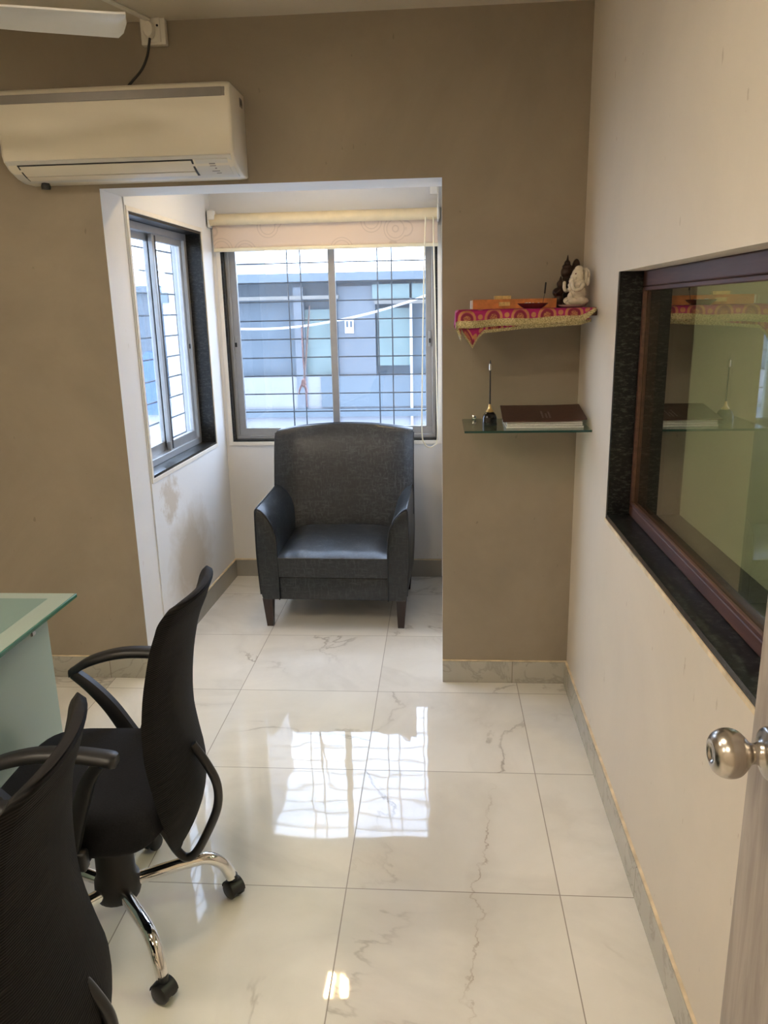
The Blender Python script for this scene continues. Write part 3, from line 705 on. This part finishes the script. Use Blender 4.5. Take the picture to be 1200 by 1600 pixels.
# ------------------------------------------------------------------ office chairs
def office_chair(loc, yaw, label, lean=0, short=0):
    t = thing('office_chair', label, 'chair', loc, yaw, None)
    # mesh back: leaf outline, convex to the rear
    prof = [(.243, .172, .018), (.27, .182, .050), (.32, .212, .108), (.38, .233, .148), (.45, .238, .173), (.52, .228, .176), (.60, .219, .178), (.68, .222, .180), (.76, .232, .180), (.83, .247, .180), (.88, .261, .181), (.92, .277, .183), (.938, .283, .182), (.952, .289, .177), (.961, .293, .167), (.967, .295, .150), (.970, .296, .120)]
    prof = [(a, b + lean*max(0, a-.45)/.5, c) for a, b, c in prof]
    pr = smooth_pts([(a, b, c) for a, b, c in prof], 3)
    rings = []; n = 14
    for q in pr:
        z, x, hw = q
        th = .010 + .004*min(1, max(0, z-.85)/.08) if z < .965 else .009
        out, inn = [], []
        for i in range(n+1):
            u = -1+2*i/n; y = u*hw
            xx = x - 1.2*y*y
            e = math.sqrt(max(0, 1-abs(u)**9))
            out.append((xx+th*e, y, z)); inn.append((xx-th*.9*e, y, z))
        rings.append(out[:] + inn[::-1][1:-1])
    MB().loft(rings).build('backrest', 'meshfab', t, smooth=70)
    # rear support tube
    path = smooth_pts([(.236, 0, .545), (.268, 0, .49), (.290, 0, .43), (.285, 0, .36), (.245, 0, .27), (.215, 0, .222), (.190, 0, .212), (.168, 0, .235), (.140, 0, .29), (.09, 0, .355), (.02, 0, .385)], 6)
    path = [Vector((p.x-short*.7, p.y, p.z)) for p in path]
    MB().tube(path, .0115, 12).build('back_support', 'blackmetal', t)
    # seat
    rings = []
    for z, g in ((.375, .050), (.382, .018), (.40, .004), (.43, 0), (.452, .006), (.466, .028), (.472, .07), (.468, .14)):
        ring = []
        for k in range(36):
            a = 2*PI*k/36; ca, sa = math.cos(a), math.sin(a); ex = .42
            x = -.025 + (math.copysign(abs(ca)**ex, ca))*(.225-g); y = (math.copysign(abs(sa)**ex, sa))*(.238-g)
            ring.append((x, y, z - (.012*((x+.2)/.2)**2 if x < -.2 else 0)))
        rings.append(ring)
    MB().loft(rings).build('seat', 'seatfab', t, smooth=60)
    # gas column
    MB().lathe([(0, .10), (.056, .10), (.060, .115), (.058, .15), (.050, .165), (.048, .29), (.045, .30), (.028, .305), (.028, .36), (.07, .365), (.07, .38), (0, .38)], (0, 0, 0), 'z', 24).build('gas_column', 'black', t)
    # star base: five arms, each with a castor
    a0 = math.radians(-35.0+76)*0 + BASE_ANG - yaw
    for k in range(5):
        a = a0 + 2*PI*k/5; ca, sa = math.cos(a), math.sin(a)
        pts = [(.045, .128), (.12, .137), (.19, .143), (.235, .140), (.265, .122), (.285, .092), (.296, .062)]
        sp = smooth_pts([(r*ca, r*sa, z) for r, z in pts], 5)
        rr = [.0175 - .002*(i/len(sp)) for i in range(len(sp))]
        lg = MB().tube(sp, rr, 14).build('leg', 'chrome', t, smooth=60)
        cx, cy = .300*ca, .300*sa; ta = a + [.5, 1.2, -.4, .9, 2.0][k]; tx, ty = math.cos(ta), math.sin(ta)
        m = MB()
        rot = Matrix.Rotation(ta, 4, 'Z')
        for s in (-1, 1):
            mb = MB(); mb.lathe([(0, -.009), (.020, -.009), (.0255, -.004), (.0255, .005), (.021, .009), (0, .009)], (0, 0, 0), 'x', 20)
            mb.bm.transform(Matrix.Translation((cx, cy, .0258)) @ rot @ Matrix.Translation((s*.014, 0, 0)))
            me = bpy.data.meshes.new('tmp'); mb.bm.to_mesh(me); mb.bm.free(); m.bm.from_mesh(me); bpy.data.meshes.remove(me)
        # hood
        hood = MB(); hood.lathe([(.0275, -.010), (.0285, 0), (.0275, .010)], (0, 0, 0), 'x', 24)
        for v in list(hood.bm.verts):
            if v.co.z < -.002: hood.bm.verts.remove(v)
        hood.bm.transform(Matrix.Translation((cx, cy, .0258)) @ rot @ Matrix.Diagonal((2.0, 1, 1, 1)))
        me = bpy.data.meshes.new('tmp'); hood.bm.to_mesh(me); hood.bm.free(); m.bm.from_mesh(me); bpy.data.meshes.remove(me)
        m.lathe([(.012, .045), (.014, .062), (.013, .070)], (cx, cy, 0), 'z', 12)
        m.build('castor', 'black', lg, smooth=50)
    # arm rests: closed loops
    for s in (-1, 1):
        Y = s*.258
        top = smooth_pts([(-.185, Y, .612), (-.12, Y, .650), (-.03, Y, .674), (.06, Y, .676), (.130-short, Y, .668), (.155-short, Y, .662)], 5)
        m = MB(); rings = []
        for i, p in enumerate(top):
            v = i/(len(top)-1); wd = .024*min(1, .45+v*4, .7+(1-v)*4); h = .011
            rings.append([(p.x, p.y+dx*wd, p.z+dz*h) for dx, dz in ((-1, -.6), (-.8, -1), (.8, -1), (1, -.6), (1, .4), (.7, 1), (-.7, 1), (-1, .4))])
        m.loft(rings); ar = m.build('armrest', 'black', t, smooth=50)
        m = MB()
        def strut(pts, w0, w1, thick=.014):
            P = smooth_pts([(a, 0, b) for a, b in pts], 5); rg = []
            for i, p in enumerate(P):
                d = (P[min(i+1, len(P)-1)]-P[max(0, i-1)]).normalized(); nn = Vector((-d.z, 0, d.x)); ww = w0+(w1-w0)*i/(len(P)-1)
                rg.append([(p.x+nn.x*ww*q, Y+thick*e, p.z+nn.z*ww*q) for q, e in ((-1, -.7), (-.6, -1), (.6, -1), (1, -.7), (1, .7), (.6, 1), (-.6, 1), (-1, .7))])
            m.loft(rg)
        strut([(-.172, .612), (-.125, .568), (-.075, .505), (-.030, .425), (-.01, .385)], .014, .026)
        strut([(.115-short, .655), (.085-short*.5, .61), (.055, .53), (.030, .455), (.012, .395)], .013, .022)
        m.box((-.055, Y-.014, .385), (.06, Y+.014, .432), .006, 2)
        m.box((-.05, min(Y, Y-s*.09), .378), (.05, max(Y, Y-s*.09), .390), .003, 1)
        m.build('arm_support', 'black', ar, smooth=50)
    return t
H1 = (-.590, 1.688, 0)
BASE_ANG = math.atan2(1.806-1.685, -.300+.587)
office_chair(H1, math.radians(1.5), 'black mesh-back office chair on a chrome star base, beside the far corner of the desk')
BASE_ANG += .25
office_chair((-.550, .980, 0), math.radians(9), 'black mesh-back office chair nearest the viewer, cut off by the lower left corner', -.04, .045)

# ------------------------------------------------------------------ glass desk
dk = thing('desk', 'frosted green glass desk at the left, its corner beside the office chairs', 'desk', (-.855, 2.184, 0))
m = MB(); XD, YD = -1.0, -1.75
m.box((XD, YD, .748), (0, 0, .760), .0015, 1); m.build('glass_top', ['edgeglass2'], dk, smooth=0)
MB().box((XD+.004, YD+.004, .7601), (-.004, -.004, .7612)).build('frosted_border', 'tabletop', dk, smooth=0)
MB().box((XD+.07, YD+.07, .7613), (-.068, -.052, .7622)).build('inner_pane', 'tablepane', dk, smooth=0)
MB().box((-.028, YD+.16, .17), (-.016, -.162, .742), .0015, 1).build('side_panel', 'frost', dk, smooth=0)
MB().box((XD+.1, -.172, 0), (-.028, -.162, .742), .0015, 1).build('end_panel', 'frost', dk, smooth=0)
MB().box((XD+.1, YD+.16, 0), (-.028, YD+.17, .742), .0015, 1).build('end_panel', 'frost', dk, smooth=0)
for x, y in ((-.04, -.18), (-.04, YD+.18), (XD+.12, -.18), (XD+.12, YD+.18)):
    MB().box((x-.012, y-.015, 0), (x+.012, y+.015, .748), .002, 1).build('leg', 'steel', dk, smooth=0)
for y in (-.25, YD+.3):
    MB().box((-.036, y-.010, .728), (-.010, y+.010, .748), .002, 1).build('clamp', 'steel', dk, smooth=0)

# ------------------------------------------------------------------ air conditioner
au = thing('air_conditioner', 'cream wall-mounted split air conditioner above the alcove opening', 'air conditioner', (-.455, YW, 0))
WX = -.850
prof = [(0, 2.079), (-.055, 2.078), (-.110, 2.086), (-.165, 2.106), (-.196, 2.130), (-.204, 2.150), (-.206, 2.335), (-.200, 2.358), (-.186, 2.370), (0, 2.372)]
def acp(x, g): 
    cy, cz = -.1, 2.22
    return [(x, cy+(y-cy)*(1-g), cz+(z-cz)*(1-g)) if y < -.001 else (x, y, cz+(z-cz)*(1-g)) for y, z in prof]
rings = [acp(WX, .05), acp(WX+.004, .015), acp(WX+.012, 0), acp(-.030, 0), acp(-.012, .006), acp(-.004, .022), acp(0, .05)]
MB().loft(rings).build('housing', 'acwhite', au, smooth=50)
MB().box((WX+.006, -.2085, 2.320), (-.028, -.2045, 2.349), .001, 1).box((-.030, -.206, 2.320), (-.018, -.197, 2.349), .001, 1).build('silver_strip', 'silver', au, smooth=0)
def slantbox(mb, x0, x1, s0, s1, off, th, mat=0):
    # along the curved lower face: s=0 at (-.204,2.150) .. s=1 at (-.055,2.078)
    A, B = Vector((0, -.202, 2.136)), Vector((0, -.060, 2.079)); d = B-A; nrm = Vector((0, -.36, -.93)).normalized()
    def pt(s, o_): 
        p = A + d*s; sag = .012*math.sin(PI*s)
        return p + nrm*(sag+o_)
    r_ = []
    for x in (x0, x1):
        k = 8
        r_.append([(x, *pt(s0+(s1-s0)*i/k, off+th)[1:]) for i in range(k+1)] + [(x, *pt(s0+(s1-s0)*i/k, off)[1:]) for i in range(k, -1, -1)])
    mb.loft(r_, mat=mat)
m = MB(); slantbox(m, WX+.008, -.014, .02, .93, -.002, .004); m.build('lower_cover', 'acgrey', au, smooth=40)
m = MB(); slantbox(m, WX+.045, -.155, .12, .74, .0015, .0022); m.build('louver_gap', 'alu_dark', au, smooth=40)
m = MB(); slantbox(m, WX+.052, -.162, .15, .50, .003, .002); slantbox(m, WX+.052, -.162, .52, .70, .003, .0035); m.build('louver', 'acwhite', au, smooth=40)
m = MB(); slantbox(m, -.148, -.030, .12, .74, .001, .0026); cp = m.build('control_panel', 'acgrey', au, smooth=40)
m = MB(); slantbox(m, -.100, -.078, .24, .34, .0032, .0008); slantbox(m, -.085, -.078, .40, .44, .0032, .0008); slantbox(m, -.100, -.072, .52, .545, .0032, .0008); slantbox(m, -.088, -.070, .62, .65, .0032, .0008); m.build('printed_marks', 'silver', cp, smooth=0)
MB().box((-.001, -.070, 2.315), (.0015, -.035, 2.345)).build('maker_plate', 'silver', au, smooth=0)
MB().box((-.0005, -.066, 2.320), (.0022, -.058, 2.340)).box((-.0005, -.052, 2.322), (.0022, -.040, 2.338)).build('plate_mark', 'black', au, smooth=0)
MB().lathe([(0, 0), (.016, 0), (.018, .010), (.014, .022), (0, .022)], (-.765, -.065, 2.058), 'z', 14).build('drain_cap', 'black', au)

# socket, cord, trunking
sk = thing('wall_socket', 'cream plug socket box with a plug, high on the wall above the air conditioner', 'socket', (-.765, YW, 2.588))
MB().box((-.048, -.030, -.048), (.044, 0, .046), .004, 2).build('back_box', 'whiteplastic', sk)
MB().box((-.042, -.036, -.042), (.028, -.030, .040), .002, 1).build('face_plate', 'whiteplastic', sk)
MB().lathe([(0, 0), (.004, 0), (.004, .002), (0, .002)], (.018, -.038, .012), 'y', 10).build('screw', 'black', sk)
rings = []
for y, g in ((-.034, 1), (-.052, .97), (-.060, .8)):
    rings.append([(-.010+.020*g*math.cos(2*PI*k/20), y, -.004+.030*g*math.sin(2*PI*k/20)) for k in range(20)])
MB().loft(rings).build('plug', 'whiteplastic', sk)
cd_ = MB().tube(smooth_pts([(-.773, YW-.05, 2.556), (-.778, YW-.05, 2.535), (-.790, YW-.045, 2.500), (-.815, YW-.04, 2.460), (-.850, YW-.05, 2.420), (-.885, YW-.06, 2.385), (-.905, YW-.065, 2.374)], 6), .0048, 8).build('power_cord', 'black')
tag(cd_, 'black power cord running from the plug down to the top of the air conditioner', 'cord')
tr = MB().tube([(-.775, YW-.02, ZC-.004), (-.86, 2.87, ZC-.004), (-1.16, 1.9, ZC-.004)], .011, 8, flat=.6).build('cable_trunking', 'whiteplastic')
tag(tr, 'thin cream cable trunking along the ceiling to the socket', 'trunking')

# ------------------------------------------------------------------ ceiling fan
FH = Vector((-1.150, 2.105, 0))
fn = thing('ceiling_fan', 'white three-blade ceiling fan, one blade tip reaching in at the top left', 'fan', (FH.x, FH.y, ZC))
MB().lathe([(0, 0), (.065, 0), (.06, -.03), (.02, -.05), (0, -.05)], (0, 0, 0), 'z', 24).build('canopy', 'fanwhite', fn)
MB().tube([(0, 0, -.03), (0, 0, -.20)], .011, 12).build('down_rod', 'fanwhite', fn)
MB().lathe([(0, -.19), (.05, -.195), (.115, -.225), (.125, -.26), (.11, -.295), (.05, -.315), (0, -.318)], (0, 0, 0), 'z', 32).build('motor_housing', 'fanwhite', fn)
for k in range(3):
    a = math.radians(20+120*k); ca, sa = math.cos(a), math.sin(a)
    def Pb(r, t, z): return (r*ca - t*sa, r*sa + t*ca, z)
    rings = []
    for r, w0, w1, tw in ((.16, -.045, .045, -.07), (.22, -.060, .060, -.08), (.35, -.066, .068, -.08), (.5, -.070, .072, -.07), (.585, -.073, .073, -.07), (.600, -.075, .040, -.07), (.61, -.074, -.02, -.07)):
        top = [Pb(r, w0+(w1-w0)*i/6, -.275 + ((w0+(w1-w0)*i/6))*tw*1.3 + .010*math.sin(PI*i/6) + .0025) for i in range(7)]
        bot = [Pb(r, w0+(w1-w0)*i/6, -.275 + ((w0+(w1-w0)*i/6))*tw*1.3 + .010*math.sin(PI*i/6) - .0025) for i in range(7)]
        rings.append(top + bot[::-1])
    bl_ = MB().loft(rings).build('blade', 'fanwhite', fn, smooth=40)
    MB().loft([[Pb(.10, -.018, -.275), Pb(.10, .018, -.275), Pb(.10, .018, -.268), Pb(.10, -.018, -.268)], [Pb(.22, -.03, -.283), Pb(.22, .03, -.275), Pb(.22, .03, -.268), Pb(.22, -.03, -.276)]]).build('blade_bracket', 'steel', bl_, smooth=0)

# ------------------------------------------------------------------ shelf with cloth
SX0, SY0, SZ = .338, 2.812, 1.578
sh = MB().box((SX0, SY0, SZ-.022), (XR, YW, SZ), .002, 1).build('wall_shelf', 'brownwood', smooth=0)
tag(sh, 'upper corner wall shelf hidden under the magenta and gold cloth', 'shelf')
def cloth():
    bm = bmesh.new(); uvl = bm.loops.layers.uv.new('uv')
    nu, nv = 64, 34; ulo, uhi = -.075, XR-SX0-.004; DEP = YW-SY0-.003
    def fr(u):   # length of the front drop
        return .064 - .012*u/.46 + .002*math.sin(u*31) - .022*max(0, (u-.40)/.07)**2*(u > .40)
    V = {}
    for i in range(nu+1):
        u = ulo+(uhi-ulo)*i/nu
        drop = max(.02, fr(max(0, u)))
        for j in range(nv+1):
            v = j/nv                                   # 0 = hem, 1 = back
            arc = v*(drop+DEP)
            hang = max(0, drop-arc); over = max(0, arc-drop)
            x = SX0-.004 + max(u, 0); y = SY0 - .006 + over; z = SZ + .004
            side = max(0, -u)
            if hang > 0:
                rr = .010
                z -= max(0, hang - rr*.4); y -= .004 + .006*math.sin(u*40)*hang/.06 + (.004 if hang > .01 else 0)
                z -= 0
            if side > 0:
                if hang > 0:      # the free corner hangs as a tip, swung outwards
                    x -= .010 - side*.25; z -= side*.62; y -= side*.05
                else:
                    x -= .004 + .010*math.sin(over*30)*side/.07*.5; z -= side*(.78+.1*math.sin(over*25))
            else:
                z += .0012*math.sin(u*60)*math.sin(over*45)
            if u > uhi-.055 and hang > 0:              # right end curls up against the wall
                k = (u-(uhi-.055))/.055; z += hang*.55*k*k; y -= .012*k*k
            V[i, j] = (bm.verts.new((x, y, z)), u, arc)
    for i in range(nu):
        for j in range(nv):
            q = [V[i, j], V[i+1, j], V[i+1, j+1], V[i, j+1]]
            f = bm.faces.new([a[0] for a in q]); f.smooth = True
            for lp, a in zip(f.loops, q): lp[uvl].uv = (a[1], a[2])
    me = bpy.data.meshes.new('shelf_cloth'); bm.to_mesh(me); bm.free(); me.materials.append(M['cloth'])
    o = bpy.data.objects.new('shelf_cloth', me); COL.objects.link(o)
    md = o.modifiers.new('thick', 'SOLIDIFY'); md.thickness = .0016; md.offset = 1
    return o
tag(cloth(), 'magenta cloth with gold circles and a gold border draped over the upper shelf', 'cloth')
# second hem of the same cloth showing below the front border, its corner tip hanging free
bm = bmesh.new(); uvl = bm.loops.layers.uv.new('uv'); cols = []
for u_, zb in ((.002, -.062), (.018, -.088), (.046, -.127), (.066, -.092), (.085, -.074), (.12, -.072), (.22, -.062), (.32, -.058), (.42, -.052), (.455, -.042)):
    cols.append([(bm.verts.new((SX0+u_, SY0-.0035-.004*(u_ < .07), SZ+zb_)), u_, zb_-zb+.014) for zb_ in (-.030, (zb-.03)/2, zb)])
for a_, b__ in zip(cols, cols[1:]):
    for k in (0, 1):
        q = [a_[k], b__[k], b__[k+1], a_[k+1]]; f = bm.faces.new([e[0] for e in q]); f.smooth = True
        for lp, e in zip(f.loops, q): lp[uvl].uv = (e[1], e[2])
me = bpy.data.meshes.new('under_hem'); bm.to_mesh(me); bm.free(); me.materials.append(M['cloth'])
uh = bpy.data.objects.new('under_hem', me); COL.objects.link(uh); md = uh.modifiers.new('thick', 'SOLIDIFY'); md.thickness = .0014
uh.parent = bpy.data.objects['shelf_cloth']
CZ = SZ+.0065
def on_cloth(z=0): return CZ+z
# incense carton
bx = thing('incense_box', 'long orange printed carton lying at the back of the cloth-covered shelf', 'box', (.545, 2.985, CZ), math.radians(2))
MB().box((-.155, -.022, 0), (.150, .022, .034), .001, 1).build('carton', 'orange', bx, smooth=0)
MB().box((-.162, -.019, .002), (-.153, .019, .031)).build('end_flap', 'paper', bx, smooth=0)
MB().box((-.06, -.0235, .010), (-.02, -.0225, .024)).build('printed_mark', 'gold', bx, smooth=0)
cdm = thing('small_card', 'small dark card in a gold frame lying on the orange carton', 'card', (.500, 2.99, CZ+.0343), math.radians(2))
m = MB()
for a in ((-.030, -.015, .030, -.011), (-.030, .011, .030, .015), (-.030, -.011, -.026, .011), (.026, -.011, .030, .011)): m.box((a[0], a[1], 0), (a[2], a[3], .012))
m.build('gold_rim', 'gold', cdm, smooth=0); MB().box((-.026, -.011, .001), (.026, .011, .010)).build('card', 'black', cdm, smooth=0)
ds = thing('incense_dish', 'small dark red boat-shaped incense dish in front of the orange carton', 'dish', (.600, 2.885, CZ))
rings = []
for z, sx, sy in ((0, .032, .010), (.008, .044, .017), (.016, .054, .022), (.018, .055, .023), (.016, .050, .019), (.008, .038, .012)):
    rings.append([(sx*math.cos(2*PI*k/28), sy*math.sin(2*PI*k/28), z) for k in range(28)])
MB().loft(rings).build('bowl', 'darkred', ds)
m = MB(); random.seed(3)
for k in range(9): m.ball((random.uniform(-.03, .03), random.uniform(-.008, .008), .012+random.uniform(0, .005)), .005, 8)
m.build('ash', 'paper', ds)
stk = thing('incense_stick', 'incense stick with a burnt black tip standing up from the dish', 'incense stick', (.640, 2.888, CZ+.010))
MB().tube([(-.006, 0, 0), (.001, 0, .040)], .0010, 6).build('bamboo', 'outtan', stk); MB().tube([(.001, 0, .040), (.004, 0, .078)], .0028, 8).build('paste', 'black_matte', stk)

# statues: blobs fused into one continuous surface
def fused(mb, name, mat, parent, vox=.0016):
    o = mb.build(name, mat, parent, smooth=180)
    r = o.modifiers.new('fuse', 'REMESH'); r.mode = 'VOXEL'; r.voxel_size = vox; r.use_smooth_shade = True
    s = o.modifiers.new('soften', 'SMOOTH'); s.factor = .5; s.iterations = 3
    return o
pl = MB().lathe([(0, 0), (.034, 0), (.047, .005), (.050, .009), (.044, .010), (.032, .005), (0, .004)], (.742, 2.905, CZ+.0005), 'z', 32).build('lace_plate', 'marblewhite')
tag(pl, 'small cream lace-edged plate under the white elephant-headed idol', 'plate')
gz = CZ+.0058
gi = thing('white_idol', 'pearly white elephant-headed seated idol at the corner end of the upper shelf', 'statue', (.757, 2.905, gz), math.radians(22))
m = MB()   # faces -x; origin below the seat
m.ball((.006, 0, .016), (.038, .034, .018)).ball((.004, 0, .045), (.030, .028, .032))              # base and belly
m.ball((-.022, -.016, .016), (.022, .012, .012)).ball((-.022, .018, .018), (.022, .012, .014))     # folded legs
m.ball((-.034, -.010, .030), (.010, .010, .016)).ball((-.030, 0, .010), (.012, .018, .009))
m.ball((.004, 0, .075), (.024, .030, .020))                                                         # shoulders
m.ball((.000, 0, .103), (.023, .021, .027)).ball((.004, 0, .124), (.016, .015, .014))             # head, crown
for p, r in (((-.016, 0, .098), .0125), ((-.024, 0, .084), .0105), ((-.029, 0, .070), .009), ((-.030, 0, .058), .0078), ((-.024, .004, .050), .007)): m.ball(p, r, 10)   # trunk
for s in (-1, 1):
    m.ball((.018, s*.026, .098), (.006, .014, .026), rot=Matrix.Rotation(s*.5, 3, 'Z'))             # ears
    m.ball((.022, s*.030, .082), (.006, .012, .016))
    m.tube([(.006, s*.030, .074), (-.010, s*.036, .056), (-.030, s*.030, .052)], [.010, .008, .007], 10)
    m.tube([(-.030, s*.030, .052), (-.036, s*.028, .064), (-.037, s*.026, .078)], [.007, .0065, .006], 10); m.ball((-.037, s*.026, .079), .0068, 8)
    m.ball((-.018, s*.018, .092), .0045, 8)
m.ball((.030, 0, .118), (.008, .020, .012)).ball((.034, 0, .10), (.006, .026, .030))
fused(m, 'body', 'marblewhite', gi)
m = MB()
for s in (-1, 1): m.ball((-.0155, s*.0125, .1085), .0028, 8)
m.build('eye', 'darkred', gi)
bi = thing('bronze_idol', 'dark bronze crowned seated idol standing behind the white one in the corner', 'statue', (.738, 3.045, CZ), math.radians(10))
m = MB()
m.ball((.0, 0, .008), (.046, .030, .009)).ball((-.002, 0, .030), (.030, .024, .026)).ball((.004, 0, .070), (.020, .018, .032)).ball((.004, 0, .098), (.022, .022, .014))
m.ball((.0, 0, .126), (.021, .020, .023)).ball((.002, 0, .146), (.018, .017, .011)).ball((.003, 0, .158), (.012, .012, .012)).tube([(.003, 0, .160), (.004, 0, .188)], [.007, .0015], 10)
for s in (-1, 1):
    m.tube([(.004, s*.020, .100), (-.008, s*.030, .075), (-.030, s*.020, .066)], [.008, .007, .006], 10)
    m.ball((.0, s*.014, .132), (.004, .004, .009), 8)
    m.tube([(.0, s*.014, .024), (-.032, s*.018, .040), (-.036, s*.012, .010)], [.012, .011, .009], 10)
m.ball((.030, -.004, .120), (.012, .022, .050)).ball((.036, -.004, .148), (.014, .018, .026))
fused(m, 'body', 'bronze', bi)
ai = thing('bronze_figurine', 'small dark bronze attendant figure in front of the larger bronze idol', 'statue', (.706, 2.990, CZ))
m = MB().ball((0, 0, .005), (.024, .018, .006)).ball((0, 0, .026), (.018, .016, .026)).ball((-.004, 0, .054), (.021, .018, .018)).ball((.004, 0, .062), (.018, .018, .014)).ball((.004, 0, .084), (.014, .013, .014)).tube([(.004, 0, .092), (.005, 0, .112)], [.008, .0015], 10)
for s in (-1, 1): m.tube([(.004, s*.014, .064), (-.012, s*.016, .050), (-.020, s*.006, .060)], [.006, .0055, .005], 8)
m.tube([(0, 0, .012), (-.022, .0, .030), (-.018, 0, .004)], [.010, .009, .007], 8)
fused(m, 'body', 'bronze', ai)

# ------------------------------------------------------------------ glass shelf
GZ = 1.158
gs = MB().box((.358, 2.802, GZ-.008), (XR, YW, GZ)).build('glass_shelf', ['shelfglass', 'edgeglass'], smooth=0)
for p in gs.data.polygons:
    if abs(p.normal.z) < .5: p.material_index = 1
tag(gs, 'clear green-edged glass wall shelf below the cloth-covered shelf', 'shelf')
for x in (.405,):
    br = thing('shelf_clamp', 'small chrome clamp holding the left rear of the glass shelf', 'bracket', (x, YW, GZ))
    MB().box((-.008, -.022, .001), (.008, 0, .018), .003, 2).box((-.008, -.022, -.026), (.008, 0, -.009), .003, 2).build('jaw', 'chrome', br)
ps = thing('pen_stand', 'black dome desk pen stand with gold collar and upright pen on the glass shelf', 'pen stand', (.4575, 2.955, GZ))
rings = []
for z, r_ in ((0, .027), (.004, .028), (.028, .027), (.040, .023), (.048, .016), (.051, .008)):
    rings.append([(r_*(abs(math.cos(a))**.6)*math.copysign(1, math.cos(a)), r_*(abs(math.sin(a))**.6)*math.copysign(1, math.sin(a)), z) for a in [2*PI*k/28 for k in range(28)]])
MB().loft(rings).build('base', 'penblack', ps)
MB().lathe([(.013, .048), (.015, .052), (.010, .058), (.006, .066), (.0045, .078), (0, .078)], (0, 0, 0), 'z', 20).build('collar', 'gold', ps)
pn = thing('desk_pen', 'slim dark pen with a silver cap end standing in the pen stand', 'pen', (.4575, 2.955, GZ+.0783))
MB().tube([(0, 0, 0), (.0, 0, .125)], [.0032, .0026], 10).build('barrel', 'blackmetal', pn); MB().tube([(0, 0, .125), (0, 0, .128), (0, 0, .150), (0, 0, .152)], [.003, .0052, .0052, .003], 12).build('cap_end', 'steel', pn); MB().tube([(0, 0, .152), (0, 0, .164)], [.0022, .001], 8).build('tip', 'black', pn)
pp = MB()
for k in range(2): pp.box((.512+.003*k, 2.855+.002*k, GZ+.0005+.0085*k), (.793-.004*k, 3.045, GZ+.008+.0085*k), .001, 1)
tag(pp.build('paper_stack', 'paper', smooth=0), 'flat stack of white papers under the brown book on the glass shelf', 'papers')
bk = thing('book', 'large brown leather-covered register lying on the paper stack', 'book', (.652, 2.955, GZ+.0178), math.radians(-1.5))
MB().prism([(-.100, 0), (.100, 0), (.100, .036), (-.100, .006)], 'x', -.135, .138).build('pages', 'paper', bk, smooth=0)
rings = []
for i in range(13):
    x = -.150+.302*i/12; lift = .010*max(0, (x-.02)/.13)**2
    rings.append([(x, -.108, .0065+lift*.7), (x, .105, .038+lift*.3), (x, .105, .042+lift*.3), (x, -.108, .0105+lift*.7)])
cv = MB().loft(rings).build('cover', 'bookbrown', bk, smooth=40)
m = MB()
for k, (a, b) in enumerate(((-.004, .055), (.010, .035), (.022, .05))):
    for j in range(4): y0_ = -.07+j*b*.42; y1_ = y0_+b*.33; zf = lambda y: .0105+(y+.108)*.1479; m.loft([[(a, y0_, zf(y0_)-.001), (a+.006, y0_, zf(y0_)-.001), (a+.006, y1_, zf(y1_)-.001), (a, y1_, zf(y1_)-.001)], [(a, y0_, zf(y0_)+.0006), (a+.006, y0_, zf(y0_)+.0006), (a+.006, y1_, zf(y1_)+.0006), (a, y1_, zf(y1_)+.0006)]])
m.build('cover_print', 'silver', cv, smooth=0)

# ------------------------------------------------------------------ door leaf with knob
dl = struct(MB().box((-.036, -.86, .008), (0, 0, 2.02), .0015, 1).build('door_1', 'doorwood', smooth=0))
dl.location = (.692, .893, 0)
ky, kz = -.063, 1.082
kp = [(p.x, p.y) for p in smooth_pts([(.0275, -.0362, 0), (.0315, -.0395, 0), (.0290, -.046, 0), (.017, -.050, 0), (.0125, -.056, 0), (.0130, -.063, 0), (.0195, -.069, 0), (.0265, -.077, 0), (.0290, -.086, 0), (.0280, -.095, 0), (.0235, -.103, 0), (.0165, -.1075, 0), (.0120, -.1075, 0), (.0085, -.1050, 0)], 6)]
MB().lathe([(0, -.0362)]+kp+[(0, -.1045)], (0, ky, kz), 'x', 56).build('knob', 'steel', dl, smooth=60)
MB().box((-.030, -.001, kz-.03), (-.006, .0012, kz+.03)).build('latch_plate', 'steel', dl, smooth=0)
